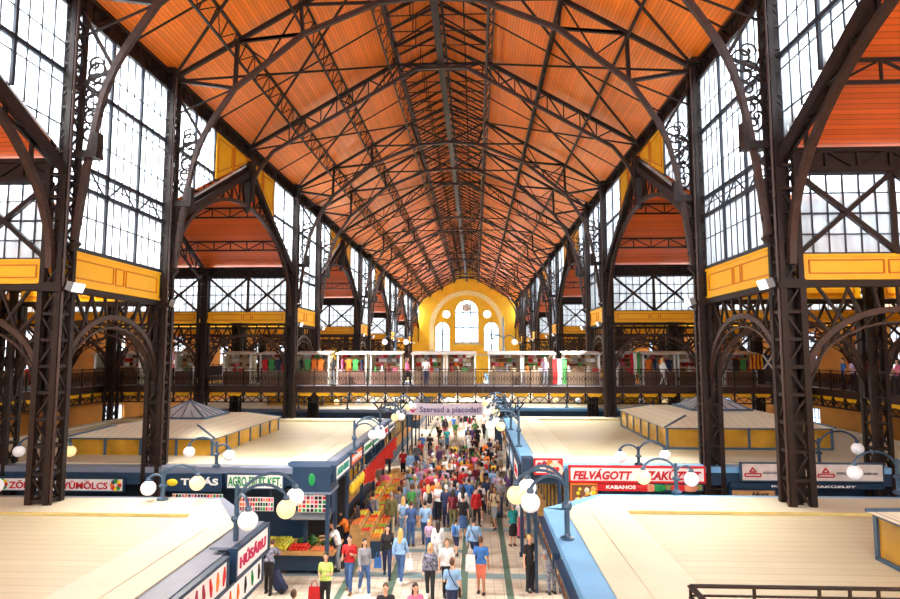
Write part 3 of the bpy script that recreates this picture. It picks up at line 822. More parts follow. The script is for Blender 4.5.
# houses across the street, seen through the side windows
STONE = mat('street_stone', (118, 126, 142), .8, 0, .2, .4)
for s in (-1, 1):
    for k, (ya, yb, ht) in enumerate(((-10, 14, 14.0), (15, 42, 15.5), (43, 75, 14.5), (76, 118, 15.0))):
        x = CX+s*(AW+13)
        r = empty('street_house', (x, ya, 0)); tag(r, '%s grey house across the street from the camera, beyond the %s windows' % (ORD[k], SN[s]), 'house')
        MB().box(0, 0, 0, s*10, yb-ya, ht).build('wall', STONE, r)
        MB().box(-s*.4, -.2, ht, s*10, yb-ya+.2, ht+.5).build('cornice', STONE, r)
        y = 1.5
        while y < yb-ya-2:
            for z in (1.5, 5.3, 9.1):
                if z+2.2 < ht: MB().box(-s*.05, y, z, s*.1, y+1.3, z+2.2).build('window', DARK, r)
            y += 3.2
# ================================================================== MARKET STALL BLOCKS
RIM_SHADE = mat('ochre_seam', (196, 178, 112), .6)  # yellowish shadow tone for the ledge of the roof rim, put in as colour
FO = 3.22                                   # fascia offset from the centre line
BO = 19.4                                  # outer edge of a block
def make_block(s, ya, yb, name, label, notch=(0, 0), front=.7, fd=.55):
    """closed kiosk block: walls, boarded sunken roof with a raised rim, coloured edge sheets"""
    r = empty(name, (CX, ya, 0)); tag(r, label, 'market building', 'kiosk blocks of the market floor')
    L = yb-ya; z = ROOFZ[s]; i, o = FO, BO
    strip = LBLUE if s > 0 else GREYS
    X = lambda v: s*v
    nx, ny = notch; Ln = L-ny; wy = front
    wl = MB(); wl.box(X(i+1.6), wy, 0, X(o-.5), L-.6-ny*.9, z-.3); wl.build('wall', NAVY, r)
    p = MB(); p.box(X(i+1.9), 1.6, z-.28, X(o-.6), L-1.3, z-.03); p.build('roof', ROOFB, r)
    b = MB()
    b.prism([(X(i+.5), .5), (X(i+1.9), .5), (X(i+1.9), L-.3), (X(i+max(nx, .5)), L-.3), (X(i+.5), Ln-.2)], 'z', z-.3, z); b.box(X(o-.7), .5, z-.3, X(o), L-.3, z)
    b.box(X(i+1.9), .5, z-.3, X(o-.7), 1.75, z); b.box(X(i+1.9), L-1.9, z-.3, X(o-.7), L-.3, z)
    b.bar((X(i+1.05), .6, z), (X(i+1.05), Ln-.4, z), .03)
    for k in range(1, 5): u = i+1.9+(o-i-2.6)*k/5; b.bar((X(u), 1.8, z-.065), (X(u), L-1.9, z-.065), .015)
    fixn(b.build('roof_rim', CREAM, r))
    sm = MB(); sm.bar((X(i+1.9), L-1.93, z+.01), (X(o-.7), L-1.93, z+.01), .03, .07); sm.build('seam', RIM_SHADE, r)  # ochre strip painting in the shadow line along the back rim
    e = MB()
    e.box(X(i), 0, z-.22, X(i+.5), Ln, z-.03); e.box(X(i+.5), 0, z-.22, X(o), .5, z-.03); e.box(X(i+nx), L-.3, z-.22, X(o), L, z-.03)
    if nx: e.prism([(X(i), Ln), (X(i+.5), Ln-.2), (X(i+nx), L-.3), (X(i+nx), L)], 'z', z-.22, z-.03)
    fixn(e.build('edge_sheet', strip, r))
    f = MB()
    f.box(X(i+.02), 0.02, z-fd, X(i+.12), Ln-.02, z-.22); f.box(X(i+.12), .02, z-.62, X(o), .12, z-.22); f.box(X(i+nx+.12), L-.12, z-.55, X(o), L-.02, z-.22)
    if nx: f.bar((X(i+.1), Ln, z-.22-(fd-.22)/2), (X(i+nx+.1), L-.08, z-.22-(fd-.22)/2), .1, fd-.22)
    f.build('fascia', NAVY, r)
    y = .1 if fd > .4 else 99
    while y < Ln-.2:
        pp = MB(); pp.box(X(i+.06), y-.06, 0, X(i+.18), y+.06, z-.22).box(X(i+.02), y-.09, 0, X(i+.22), y+.09, .12).build('post', NAVY, r); y += 3.05
    ya_ = wy if wy > 1 else .9
    if not (s > 0 and notch[0]):
        c = MB(); c.box(X(i+1.0), ya_, 0, X(i+1.58), Ln-.8, .82); c.build('counter', NAVY, r)
        MB().box(X(i+.9), ya_, .82, X(i+1.59), Ln-.7, .88).build('counter_top', WOOD, r)
    g = MB(); g.box(X(i+1.54), ya_, 1.0, X(i+1.59), Ln-.9, z-.7)
    gb = MB(); y = ya_
    while y < Ln-.9: gb.box(X(i+1.49), y, .9, X(i+1.55), y+.06, z-.6); y += 1.2
    o_ = g.build('shop_front', AMBER, r); gb.build('glazing_bar', NAVY, o_)
    return r
YM0, YM1 = YS[1]-.3, YS[2]+.2              # middle block
BL = {}
for s in (-1, 1):
    BL[s, 0] = make_block(s, 5.2, 16.15 if s < 0 else 16.3, 'kiosk_block', 'nearest kiosk block on the %s, cream boarded roof with %s edge' % (SN[s], 'light blue' if s > 0 else 'grey blue'), notch=(1.9, 2.5) if s < 0 else (1.6, 1.5), fd=.55 if s < 0 else .36)
    BL[s, 1] = make_block(s, YM0, YM1, 'kiosk_block', 'second kiosk block on the %s, cream roof carrying a hipped skylight pavilion' % SN[s], front=2.9 if s < 0 else .7)
    for j, (a, b) in enumerate(((YS[3]+.2, YS[4]+.4), (YS[5]-.3, YS[6]+.3), (YS[7]-.3, YS[8]+.3), (YS[9]-.3, YEND-3))):
        make_block(s, a, b, 'kiosk_block', '%s kiosk block from the camera on the %s, beyond the cross gallery' % (ORD[j+2], SN[s]))

# hipped skylight pavilions on the roofs ------------------------------
def make_pavilion(x0, x1, y0, y1, zb, label):
    r = empty('roof_pavilion', ((x0+x1)/2, (y0+y1)/2, zb)); tag(r, label, 'skylight pavilion', 'glazed pavilions on the kiosk roofs')
    a, b = (x1-x0)/2, (y1-y0)/2; h = .82
    fr = MB()
    for z in (0, h-.05):
        for p, q in (((-a,-b),(a,-b)), ((a,-b),(a,b)), ((a,b),(-a,b)), ((-a,b),(-a,-b))): fr.bar((p[0],p[1],z+.03), (q[0],q[1],z+.03), .09)
    nx, ny = 4, 6
    for k in range(nx+1):
        for y in (-b, b): fr.box(-a+2*a*k/nx-.045, y-.045, 0, -a+2*a*k/nx+.045, y+.045, h)
    for k in range(1, ny):
        for x in (-a, a): fr.box(x-.045, -b+2*b*k/ny-.045, 0, x+.045, -b+2*b*k/ny+.045, h)
    fr.build('frame', STEEL, r)
    pn = MB()
    pn.box(-a+.02, -b+.0, .06, a-.02, -b+.02, h-.05); pn.box(-a+.02, b-.02, .06, a-.02, b, h-.05)
    pn.box(-a, -b+.02, .06, -a+.02, b-.02, h-.05); pn.box(a-.02, -b+.02, .06, a, b-.02, h-.05); pn.build('pane', AMBER, r)
    c = 1.25; z1 = h+.42
    e = [(-a-.12,-b-.12,h), (a+.12,-b-.12,h), (a+.12,b+.12,h), (-a-.12,b+.12,h)]; t = [(-c,-c,z1), (c,-c,z1), (c,c,z1), (-c,c,z1)]
    g_ = [(-a+1.1,-b+1.1,h+.33), (a-1.1,-b+1.1,h+.33), (a-1.1,b-1.1,h+.33), (-a+1.1,b-1.1,h+.33)]; rf = MB(); rf.add(e+g_+t, [(0,1,5,4), (1,2,6,5), (2,3,7,6), (3,0,4,7), (3,2,1,0), (4,5,9,8), (5,6,10,9), (6,7,11,10), (7,4,8,11), (8,9,10,11)]); rf.build('roof', ROOFB2, r)
    for p, q in zip(e, g_): MB().bar((p[0],p[1],p[2]+.02), (q[0],q[1],q[2]+.02), .06).build('hip', STEEL, r)
    sk = MB(); ap = (0, 0, z1+.68)
    sk.add([(x_, y_, z1+.02) for x_, y_, _ in t]+[ap], [(0,1,4), (1,2,4), (2,3,4), (3,0,4), (3,2,1,0)]); o = sk.build('skylight', SKYL, r)
    bars = MB()
    for i in range(4):
        p, q = Vector(t[i]), Vector(t[(i+1) % 4]); p.z = q.z = z1+.03
        bars.bar(p, q, .1); bars.bar(p, ap, .06)
        for k in range(1, 5): m = p.lerp(q, k/5); bars.bar(m, m.lerp(Vector(ap), 1-abs(k/5-.5)*2+.0) if k not in (2, 3) else Vector(ap), .035)
    bars.build('glazing_bar', STEEL, o)
    return r
ROOFB2 = planks('pavilion_roof_boards', (230, 224, 196), 0, .33, .84, .5, .03, .08)
make_pavilion(-15.4, -9.9, 22.6, 30.2, ROOFZ[-1]-.2, 'skylight pavilion with amber panes and glass pyramid on the second left roof')
make_pavilion(7.4, 13.6, 23.9, 31.2, ROOFZ[1]-.02, 'skylight pavilion with amber panes and glass pyramid on the second right roof')
make_pavilion(7.2, 13.2, 5.4, 11.4, ROOFZ[1]-.03, 'skylight pavilion at the right edge, on the nearest right roof')
for k, (a, b) in enumerate(((44.5, 52), (65, 72))):
    make_pavilion(-15.4, -9.9, a, b, ROOFZ[-1]-.12, '%s amber pavilion beyond the cross gallery on the left' % ('nearer', 'farther')[k])
    make_pavilion(7.4, 13.4, a, b, ROOFZ[1]-.12, '%s amber pavilion beyond the cross gallery on the right' % ('nearer', 'farther')[k])

# ------------------------------------------------------------------ signs
def sign(name, label, x0, x1, y, z0, z1, bm=WHITE, fm=NAVY, th=.12, border=.04):
    r = empty(name, ((x0+x1)/2, y, (z0+z1)/2)); tag(r, label, 'sign')
    w_, h_ = (x1-x0)/2, (z1-z0)/2
    MB().box(-w_, 0, -h_, w_, th, h_).build('board', bm, r)
    f = MB()
    for z in (-h_, h_): f.box(-w_-border/2, -.02, z-border/2, w_+border/2, th, z+border/2)
    for x in (-w_, w_): f.box(x-border/2, -.02, -h_, x+border/2, th, h_)
    f.build('frame', fm, r); return r
def at(xp, yp, Y): v = ony(xp, yp, Y); return v.x, v.z
def sign_px(name, label, xa, ya, xb, yb, Y, **k):
    x0, z1 = at(xa, ya, Y); x1, z0 = at(xb, yb, Y); return sign(name, label, x0, x1, Y, z0, z1, **k), x1-x0, z1-z0
GREENL = mat('sign_green', (20, 140, 70), .5); REDL = mat('sign_red', (200, 24, 36), .5); YELLOW = mat('lemon', (240, 214, 40), .5)
YF = YM0-.16
r, w_, h_ = sign_px('shop_sign', 'white sign with red letters ZÖLDSÉG-GYÜMÖLCS on the second left block', -4, 477.5, 123, 491.5, YF)
lettering('ZÖLDSÉG-GYÜMÖLCS', w_*.77, h_*.66, REDL, r, (-w_*.005, -.02, 0), bold=.02)
fl = MB()
for sx_ in (-1, 1):
    q = MB(); cols = [RED, YELLOW, GREENL, STEEL, mat('orange_paint', (236, 120, 30))]
    for k in range(8):
        a = k*PI/4; c = (sx_*w_*.445+.13*math.cos(a), -.03, .13*math.sin(a)); q.ball(c, .075, 6, k % 5, 1, .3, 1)
    q.build('flower_emblem', cols, r)
r, w_, h_ = sign_px('egg_shop_sign', 'dark blue sign with white letters TOJÁS and a yellow egg', 165, 474, 221, 491, YF, bm=NAVY)
lettering('TOJÁS', w_*.66, h_*.62, WHITE, r, (w_*.12, -.02, .02), bold=.03)
MB().ball((-w_*.36, -.03, 0), .19, 12, 0, 1, .2, .62).build('egg_emblem', YELLOW, r, True)
r, w_, h_ = sign_px('fruit_shop_sign', 'white sign with green letters AGRO-FRUIT KFT. over the produce corner', 227, 474, 283, 489, YF)
lettering('AGRO-FRUIT', w_*.66, h_*.66, GREENL, r, (-w_*.14, -.02, 0), bold=.02); lettering('KFT.', w_*.24, h_*.6, GREENL, r, (w_*.35, -.02, 0), bold=.02)
def checker_strip(name, label, x0, x1, y, z0, z1, cols, n, m):
    r = empty(name, ((x0+x1)/2, y, (z0+z1)/2)); tag(r, label, 'sign'); W, Hh = x1-x0, z1-z0
    MB().box(-W/2, 0, -Hh/2, W/2, .05, Hh/2).build('board', WHITE, r); rnd = random.Random(int(abs(x0)*100)); q = MB()
    for i in range(n):
        for j in range(m):
            cx, cz = -W/2+(i+.5)*W/n, -Hh/2+(j+.5)*Hh/m; a, b = W/n*.36, Hh/m*.36
            q.box(cx-a, -.015, cz-b, cx+a, .0, cz+b, rnd.randrange(len(cols)))
    q.build('picture', cols, r)
    for x in (-W*.4, W*.4): MB().box(x-.02, .04, Hh/2, x+.02, .07, Hh/2+.35).build('hanger', NAVY, r)
    return r
PICS = [RED, mat('berry', (150, 30, 60)), mat('orange_paint2', (230, 120, 40)), GREENL, mat('pink', (226, 120, 150)), DARK]
x0, z1 = at(171, 494.5, YF); x1, z0 = at(221, 498.5, YF)
checker_strip('picture_strip', 'strip of small red and orange food pictures under the egg shop sign', x0, x1, YF+.1, z0, z1, PICS, 16, 1)
x0, z1 = at(236, 498, YF); x1, z0 = at(272, 512, YF)
checker_strip('picture_strip', 'band of small food pictures under the green lettered fruit shop sign', x0, x1, YF+.1, z0, z1, PICS, 14, 3)
# corner kiosk of the fruit shop
def corner_kiosk():
    r = empty('corner_kiosk', (-5.45, YM0+.5, 0)); tag(r, 'dark blue corner kiosk with leaf emblem and grey awning over the fruit table', 'kiosk')
    z0, z1 = 3.0, ROOFZ[-1]+.02
    pts = [(-1.05, .1), (-.65, -.55), (.62, -.55), (.62, .6), (-1.05, .6)]
    fixn(MB().prism(pts, 'z', z0, z1).build('fascia', NAVY, r)); fixn(MB().prism([(u*1.04, v*1.05) for u, v in pts], 'z', z0-.07, z0).build('cornice', GREYS, r))
    for x, y, zz in ((-.55, .8, .8), (.48, .8, .8), (.5, 2.45, 0), (-.98, 2.45, 0)): MB().box(x-.06, y-.06, zz, x+.06, y+.06, z0-.05).build('post', NAVY, r)
    MB().box(-.6, .15, 2.1, .52, .85, 2.95).build('panel', NAVY, r)
    a = MB(); a.add([(-.75,-.35,2.12), (.58,-.35,2.12), (.5,.15,2.32), (-.6,.15,2.32), (-.75,-.35,2.05), (.58,-.35,2.05), (.5,.15,2.1), (-.6,.15,2.1)], [(0,1,2,3), (7,6,5,4), (0,4,5,1), (1,5,6,2), (2,6,7,3), (3,7,4,0)])
    a.build('awning', GREY, r)
    MB().box(-.95, 2.3, 0, .5, 2.4, 2.95).build('back_wall', DARK, r)
    MB().ball((.0, -.57, (z0+z1)/2), .14, 8, 0, .8, .15, 1.5).build('leaf_emblem', GREENL, r); MB().ball((-.86, -.25, (z0+z1)/2), .11, 8, 0, .5, .3, 1.5).build('lemon_emblem', YELLOW, r)
corner_kiosk()
checker_strip('fruit_picture_sign', 'white panel dotted with red fruit pictures on the corner kiosk', -5.95, -5.0, YM0+.12, 2.3, 2.98, PICS, 7, 5)
# right hand signs
r, w_, h_ = sign_px('butcher_sign', 'long white and red sign reading FELVÁGOTT SZAKÜZLET', 569.5, 466.5, 705, 482.5, YF, fm=RED, border=.06)
lettering('FELVÁGOTT', w_*.44, h_*.72, REDL, r, (-w_*.255, -.02, 0), shear=.25, bold=.035); lettering('SZAKÜZLET', w_*.44, h_*.72, REDL, r, (w_*.255, -.02, 0), shear=.25, bold=.035)
r, w_, h_ = sign_px('sausage_sign', 'red panel with white letters KABANOS under the long butcher sign', 593, 483.5, 638, 490.5, YF+.05, bm=RED, fm=RED)
lettering('KABANOS', w_*.66, h_*.55, WHITE, r, (w_*.12, -.02, 0), bold=.03)
r, w_, h_ = sign_px('meat_picture_sign', 'picture board of meat and salad under the right half of the long butcher sign', 639, 483.5, 703, 491, YF+.05, bm=mat('olive', (130, 134, 70)), fm=NAVY)
q = MB()
for k, x in enumerate((-.42, -.33, -.2, .12, .3)): q.ball((x*w_, -.03, -.02), .16, 8, k % 3, 1.6, .2, .8)
q.build('picture', [RED, mat('salmon', (220, 140, 110)), GREENL], r)
r, w_, h_ = sign_px('food_picture_board', 'picture board of bread and cheese beside the red KABANOS panel', 571, 484, 597, 503, YF-.05, bm=BROWN, fm=mat('orange_frame', (226, 120, 40)))
q = MB(); rn = random.Random(4)
for k in range(16): q.ball((rn.uniform(-.42, .42)*w_, -.03, rn.uniform(-.38, .38)*h_), rn.uniform(.05, .1), 7, k % 3, 1, .3, 1)
q.build('picture', [YELLOW, CREAM, mat('bread', (214, 150, 80))], r)
def pic_kiosk():
    x0, z1 = at(534.5, 459, YF-.5); x1, z0 = at(562, 474, YF-.5)
    r = empty('picture_kiosk', ((x0+x1)/2, YF-.5, 0)); tag(r, 'corner kiosk fascia with a red framed picture of sweets and a heart', 'kiosk'); W = x1-x0
    MB().box(-W/2, 0, z0, W/2, .9, z1).build('fascia', WHITE, r); f = MB()
    for z in (z0, z1): f.box(-W/2, -.03, z-.03, W/2+.02, .02, z+.03)
    for x in (-W/2, W/2): f.box(x-.03, -.03, z0, x+.03, .0, z1)
    f.build('frame', RED, r); MB().box(-W/2-.38, .05, z0-.0, -W/2-.03, .6, z1).build('side_box', NAVY, r)
    q = MB(); zc = (z0+z1)/2
    for k, (x, z, rr) in enumerate(((-.28, .05, .09), (-.12, .1, .08), (.05, .12, .1), (-.32, -.08, .07), (.36, .1, .09), (.0, -.1, .08))): q.ball((x, -.02, zc+z), rr, 8, k % 4, 1, .2, 1)
    q.build('picture', PICS[:4], r)
    MB().lathe((0, 0, 0), [(.24, -.02), (.24, .02)], 20).build('round_plate', CREAM, r).matrix_basis = Matrix.Translation((.22, -.05, zc-.1)) @ Matrix.Rotation(PI/2, 4, 'X')
    h = MB().ball((.17, -.1, zc-.06), .07, 8, 0, 1, .3, 1).ball((.27, -.1, zc-.06), .07, 8, 0, 1, .3, 1).add([(.1, -.1, zc-.09), (.34, -.1, zc-.09), (.22, -.1, zc-.24)], [(0, 2, 1)])
    h.build('heart', REDL, r)
    for x in (-W/2+.05, W/2-.05): MB().box(x-.05, .3, 0, x+.05, .4, z0).build('post', NAVY, r)
pic_kiosk()
PALE = mat('pale_pink_board', (226, 214, 208), .5)
r, w_, h_ = sign_px('meat_company_sign', 'long pale sign with two small red crest logos behind the nearest right column', 741, 463, 884, 482, YF, bm=PALE, fm=STEEL)
for xk in (-.42, .095):
    q = MB(); q.path([((xk+.0)*w_-.25, -.02, -.05), (xk*w_+.25, -.02, -.05), (xk*w_+.25, -.02, -.14), (xk*w_-.25, -.02, -.14), (xk*w_-.25, -.02, -.05)], .03); q.path([(xk*w_-.1, -.02, .0), (xk*w_, -.02, .14), (xk*w_+.1, -.02, 0), (xk*w_-.1, -.02, 0)], .03)
    q.build('crest_logo', REDL, r)
lettering('AGROSZEG KFT', w_*.16, .08, GREY, r, (-w_*.27, -.02, -.02)); lettering('AGROSZEG KFT', w_*.16, .08, GREY, r, (w_*.25, -.02, -.02)); lettering('KÖZÉRT KFT', w_*.1, .08, GREY, r, (w_*.41, -.02, -.02))
r, w_, h_ = sign_px('sausage_shop_sign', 'narrow dark blue sign with white capitals under the pale meat sign', 731, 483.5, 884, 489, YF, bm=NAVY)
lettering('KOLBÁSZ SZAKÜZLET', w_*.55, h_*.62, WHITE, r, (w_*.04, -.02, 0), bold=.03)
r, w_, h_ = sign_px('wooden_sign', 'tan wooden sign with dark script letters left of the nearest right column', 731, 489.5, 776, 499, YF+.02, bm=WOOD)
lettering('Husz', w_*.4, h_*.62, DARK, r, (w_*.15, -.02, 0), shear=.4)

# shop names along the aisle edges -------------------------------------
def side_sign(s, ya, yb, z0, z1, label, bg_, txt=None, tm=None, frac=.8, icons=None, out=0., name='aisle_sign'):
    r = empty(name, (CX+s*(FO-.02-out), (ya+yb)/2, (z0+z1)/2)); tag(r, label, 'sign'); L = (yb-ya)/2-.02; h = (z1-z0)/2; d = -s
    MB().box(0, -L, -h, d*.10, L, h).build('board', bg_, r)
    f = MB()
    for z in (-h, h): f.box(-s*-.06, -L-.02, z-.03, d*.13, L+.02, z+.03)
    for y in (-L, L): f.box(0, y-.03, -h, d*.13, y+.03, h)
    f.build('frame', NAVY, r)
    if out > .05: MB().box(0, -L, h+.0, -d*(out+.3), L, h+.05).build('top_sheet', GREYS, r)
    if txt: lettering(txt, 2*L*frac, h*.95, tm, r, (d*.115, 0, 0), '+x' if d > 0 else '-x', bold=.02)
    if icons:
        rn = random.Random(int(ya*10)); n = icons
        for k in range(n):
            y = -L+(k+.6)*2*L/(n+.2); a = rn.uniform(-.2, .2); c = rn.choice(PICS)
            q = MB(); q.tube([(d*.115, y-a*.2, -h*.6), (d*.118, y, 0), (d*.115, y+a*.2, h*.6)], [.012, .03, .012], 6); q.build('vegetable_picture', c, r)
    return r
z = ROOFZ[-1]
side_sign(-1, 8.2, 11.35, z-.52, z+.02, 'white sign with row of slim vegetable pictures, nearest on the left aisle edge', WHITE, icons=11, out=.10)
side_sign(-1, 11.65, 13.5, z-.5, z+.05, 'white sign with magenta capitals on the left aisle edge behind the nearest left lamp', WHITE, 'HÚSÁRU', mat('magenta', (196, 40, 90)), .78, out=.12)
side_sign(-1, 5.3, 8.1, z-.56, z-.08, 'white sign at the lower left corner of the picture, left aisle edge', WHITE, icons=7, out=.05)
side_sign(-1, 6.5, 13.5, z-1.15, z-.62, 'lower white banner with orange vegetable drawings under the nearest left signs', WHITE, icons=18, name='lower_banner')
AQ = mat('aqua_board', (206, 240, 232), .5); TEALT = mat('teal_paint', (30, 150, 130), .5)
TE = [('second left aisle sign, white with teal letters', WHITE, 'AGRO-FRUIT', TEALT), ('orange sign in a dark blue frame on the left aisle edge', mat('sign_orange', (236, 110, 60)), 'GYÜMÖLCS', WHITE),
      ('white sign with green letters between the left aisle lamps', WHITE, 'ZÖLDSÉG', GREENL), ('pale aqua sign with teal letters far down the left aisle edge', AQ, 'SAVANYÚSÁG', TEALT),
      ('white sign with red letters far down the left aisle edge', WHITE, 'PAPRIKA', REDL), ('white sign with blue letters next to the cross gallery, left aisle edge', WHITE, 'FŰSZER', NAVY)]
y = YM0+.1
for k, (lb, bgm, tx, tm) in enumerate(TE):
    side_sign(-1, y, y+2.35, z-.48, z+.02, lb, bgm, tx, tm, .8); y += 2.5
AMS = mat('amber_sign', (226, 178, 60), .5)
for k, (ya, yb) in enumerate(((5.8, 8.6), (8.9, 11.7), (12.0, 14.7))):
    side_sign(1, ya, yb, ROOFZ[1]-.44, ROOFZ[1]-.22, 'amber shop panel with brown lettering, %s on the right aisle edge' % ('nearest', 'second', 'third')[k], AMS, ('SAJT', 'KOLBÁSZ', 'SZALÁMI')[k], BROWN, .7)
for k in range(5): side_sign(1, YM0+1.2+k*2.8, YM0+3.8+k*2.8, 2.95, ROOFZ[1]-.24, '%s small shop sign beyond the picture kiosk on the right aisle edge' % ORD[k], (WHITE, LBLUE, WHITE, AMS, WHITE)[k], ('HÚS', 'PÉK', 'SAJT', 'MÉZ', 'BOR')[k], (REDL, WHITE, NAVY, BROWN, REDL)[k], .5)

# ------------------------------------------------------------------ lamps
GLOBE_C = mat('cool_globe', (240, 240, 244), .3, emit=.03, var=0); GLOBE_W = mat('warm_globe', (255, 222, 160), .35, emit=.12, var=0)
def lamp(x, y, z, arms, label, group, h=1.05, mt=STEEL, r_=.19):
    """arms: list of (dx, dy, warm) from the post to each globe"""
    r = empty('globe_lamp', (x, y, z)); tag(r, label, 'lamp', group)
    MB().lathe((0,0,0), [(.14, 0), (.14, .05), (.07, .08), (.055, .12), (.055, h*.45), (.09, h*.47), (.11, h*.52), (.09, h*.57), (.05, h*.6), (.045, h*1.08), (.02, h*1.12)], 10).build('post', mt, r)
    for dx, dy, warm in arms:
        d = Vector((dx, dy, 0)); L = d.length; d.normalize()
        pts = [(0, 0, h*.62)]
        for k in range(1, 11):
            t = k/10; a = PI*t*.86; rr = L/2
            pts.append((d.x*(rr-rr*math.cos(a)*1.0), d.y*(rr-rr*math.cos(a)), h*.72+.42*L*math.sin(a)))
        end = Vector(pts[-1]); MB().tube(pts, .032, 6).build('arm', mt, r)
        MB().lathe((end.x, end.y, end.z-.07), [(.05, .09), (.07, .03), (.06, 0)], 8).build('socket', mt, r)
        g = MB().ball((end.x, end.y, end.z-.06-r_), r_, 16).build('globe', GLOBE_W if warm else GLOBE_C, r, True)
        g['label'] = 'warm yellow lit globe' if warm else 'white globe'
    return r
zl, zr_ = ROOFZ[-1], ROOFZ[1]
GL = 'globe lamps along the left aisle edge'; GR = 'globe lamps along the right aisle edge'
XLL, XRL = CX-FO+.06, CX+FO+.20
lamp(XLL, 12.1, zl-.04, [(1.0, .15, True), (.95, .95, False), (.45, -.55, False)], 'nearest blue steel lamp on the left aisle edge, one warm and two white globes', GL, 1.1)
lamp(XRL, 12.4, zr_-.04, [(-1.05, .1, True), (-.8, -.45, False), (-.75, .8, False)], 'nearest blue steel lamp on the right aisle edge, one warm globe and two white', GR, 1.25)
for k, (y, wl_) in enumerate(((23.3, 0), (29.6, 1), (35.2, 1))):
    lamp(XLL+.1, y, zl-.04, [(.75, .1, wl_ == 1), (1.15, -.5, False), (.9, .9, False)], '%s steel globe lamp past the fruit corner on the left aisle edge' % ORD[k], GL, 1.15)
for k, (y, wl_) in enumerate(((24.3, 1), (29.6, 1), (35.0, 0))):
    lamp(XRL-.1, y, zr_-.04, [(-.75, .1, wl_ == 1), (-1.2, -.5, wl_ == 0), (-.9, .9, False)], '%s steel globe lamp past the picture kiosk on the right aisle edge' % ORD[k], GR, 1.25)
def lamp_px(xp, yp, z, xa, xb, wa, wb, label, h=.75, mt=STEEL):
    p = onz(xp, yp, z); k = p.y/F*1.0
    lamp(p.x, p.y, z, [((xa-xp)*k, -.1, wa), ((xb-xp)*k, .1, wb)], label, 'twin globe lamps along the cross aisles', h, mt)
lamp_px(162.5, 500, zl, 149, 197, False, True, 'twin globe lamp in front of the dark blue TOJÁS sign', .7)
lamp_px(676.5, 493, zr_, 643, 693, True, False, 'twin globe lamp in front of the long FELVÁGOTT sign', .7)
lamp_px(899, 493.5, zr_, 855, 934, False, True, 'twin globe lamp at the right picture edge beside the kiosk roof', .8)
lamp_px(-30, 500, zl, 0, -60, False, True, 'twin globe lamp at the left picture edge, white globe showing', .7)
lamp(-8.75, YF+.2, zl, [(-1.0, 0, False), (.45, 0, False)], 'twin globe lamp standing between the TOJÁS and AGRO-FRUIT signs', 'twin globe lamps on the second blocks', .75)
lamp(5.35, YF+.2, zr_, [(-.62, 0, False), (.9, 0, False)], 'twin globe lamp with dark arms on top of the long butcher sign', 'twin globe lamps on the second blocks', .55, NAVY)
lamp(11.2, YF+.3, zr_, [(1.3, 0, False), (-.8, 0, False)], 'twin globe lamp with dark arms behind the nearest right column', 'twin globe lamps on the second blocks', .8, NAVY)
lamp(-14.8, YF+.2, zl, [(1.0, 0, True), (-.9, 0, False)], 'twin globe lamp behind the nearest left column, one warm globe', 'twin globe lamps on the second blocks', .75)
for s, nm in ((-1, 'left'), (1, 'right')):
    for k, xo in enumerate((-12.2, -8.8, -6.2) if s < 0 else (2.9, 6.2, 12.0)):
        lamp(xo+ (0 if s<0 else 0), YS[3]+.6, ROOFZ[s], [(-.8, 0, k == 1), (.8, 0, k != 1)], 'twin globe lamp under the cross gallery, %s on the %s' % (ORD[k], nm), 'twin globe lamps under the cross gallery', .8)
    for k, y in enumerate((41.5, 47.0, 52.5, 62, 68)):
        lamp(CX+s*(FO+.3), y, ROOFZ[s], [(-s*.9, -.3, k % 2 == 0), (-s*.9, .7, k % 2 == 1)], '%s globe lamp beyond the cross gallery on the %s aisle edge' % (ORD[k], nm), 'globe lamps beyond the cross gallery', 1.1)
# tall twin lamp posts standing on the cross gallery
for k, (xp, Y) in enumerate(((395.5, 40.3), (503.5, 40.3))):
    x, z1_ = at(xp, 340, Y)
    lamp(x, 40.3, H-2.0, [(-.75, 0, False), (.75, 0, False)], 'tall twin globe lamp on the cross gallery, %s of the far yellow wall' % ('left', 'right')[k], 'tall lamps on the cross gallery', 4.0)
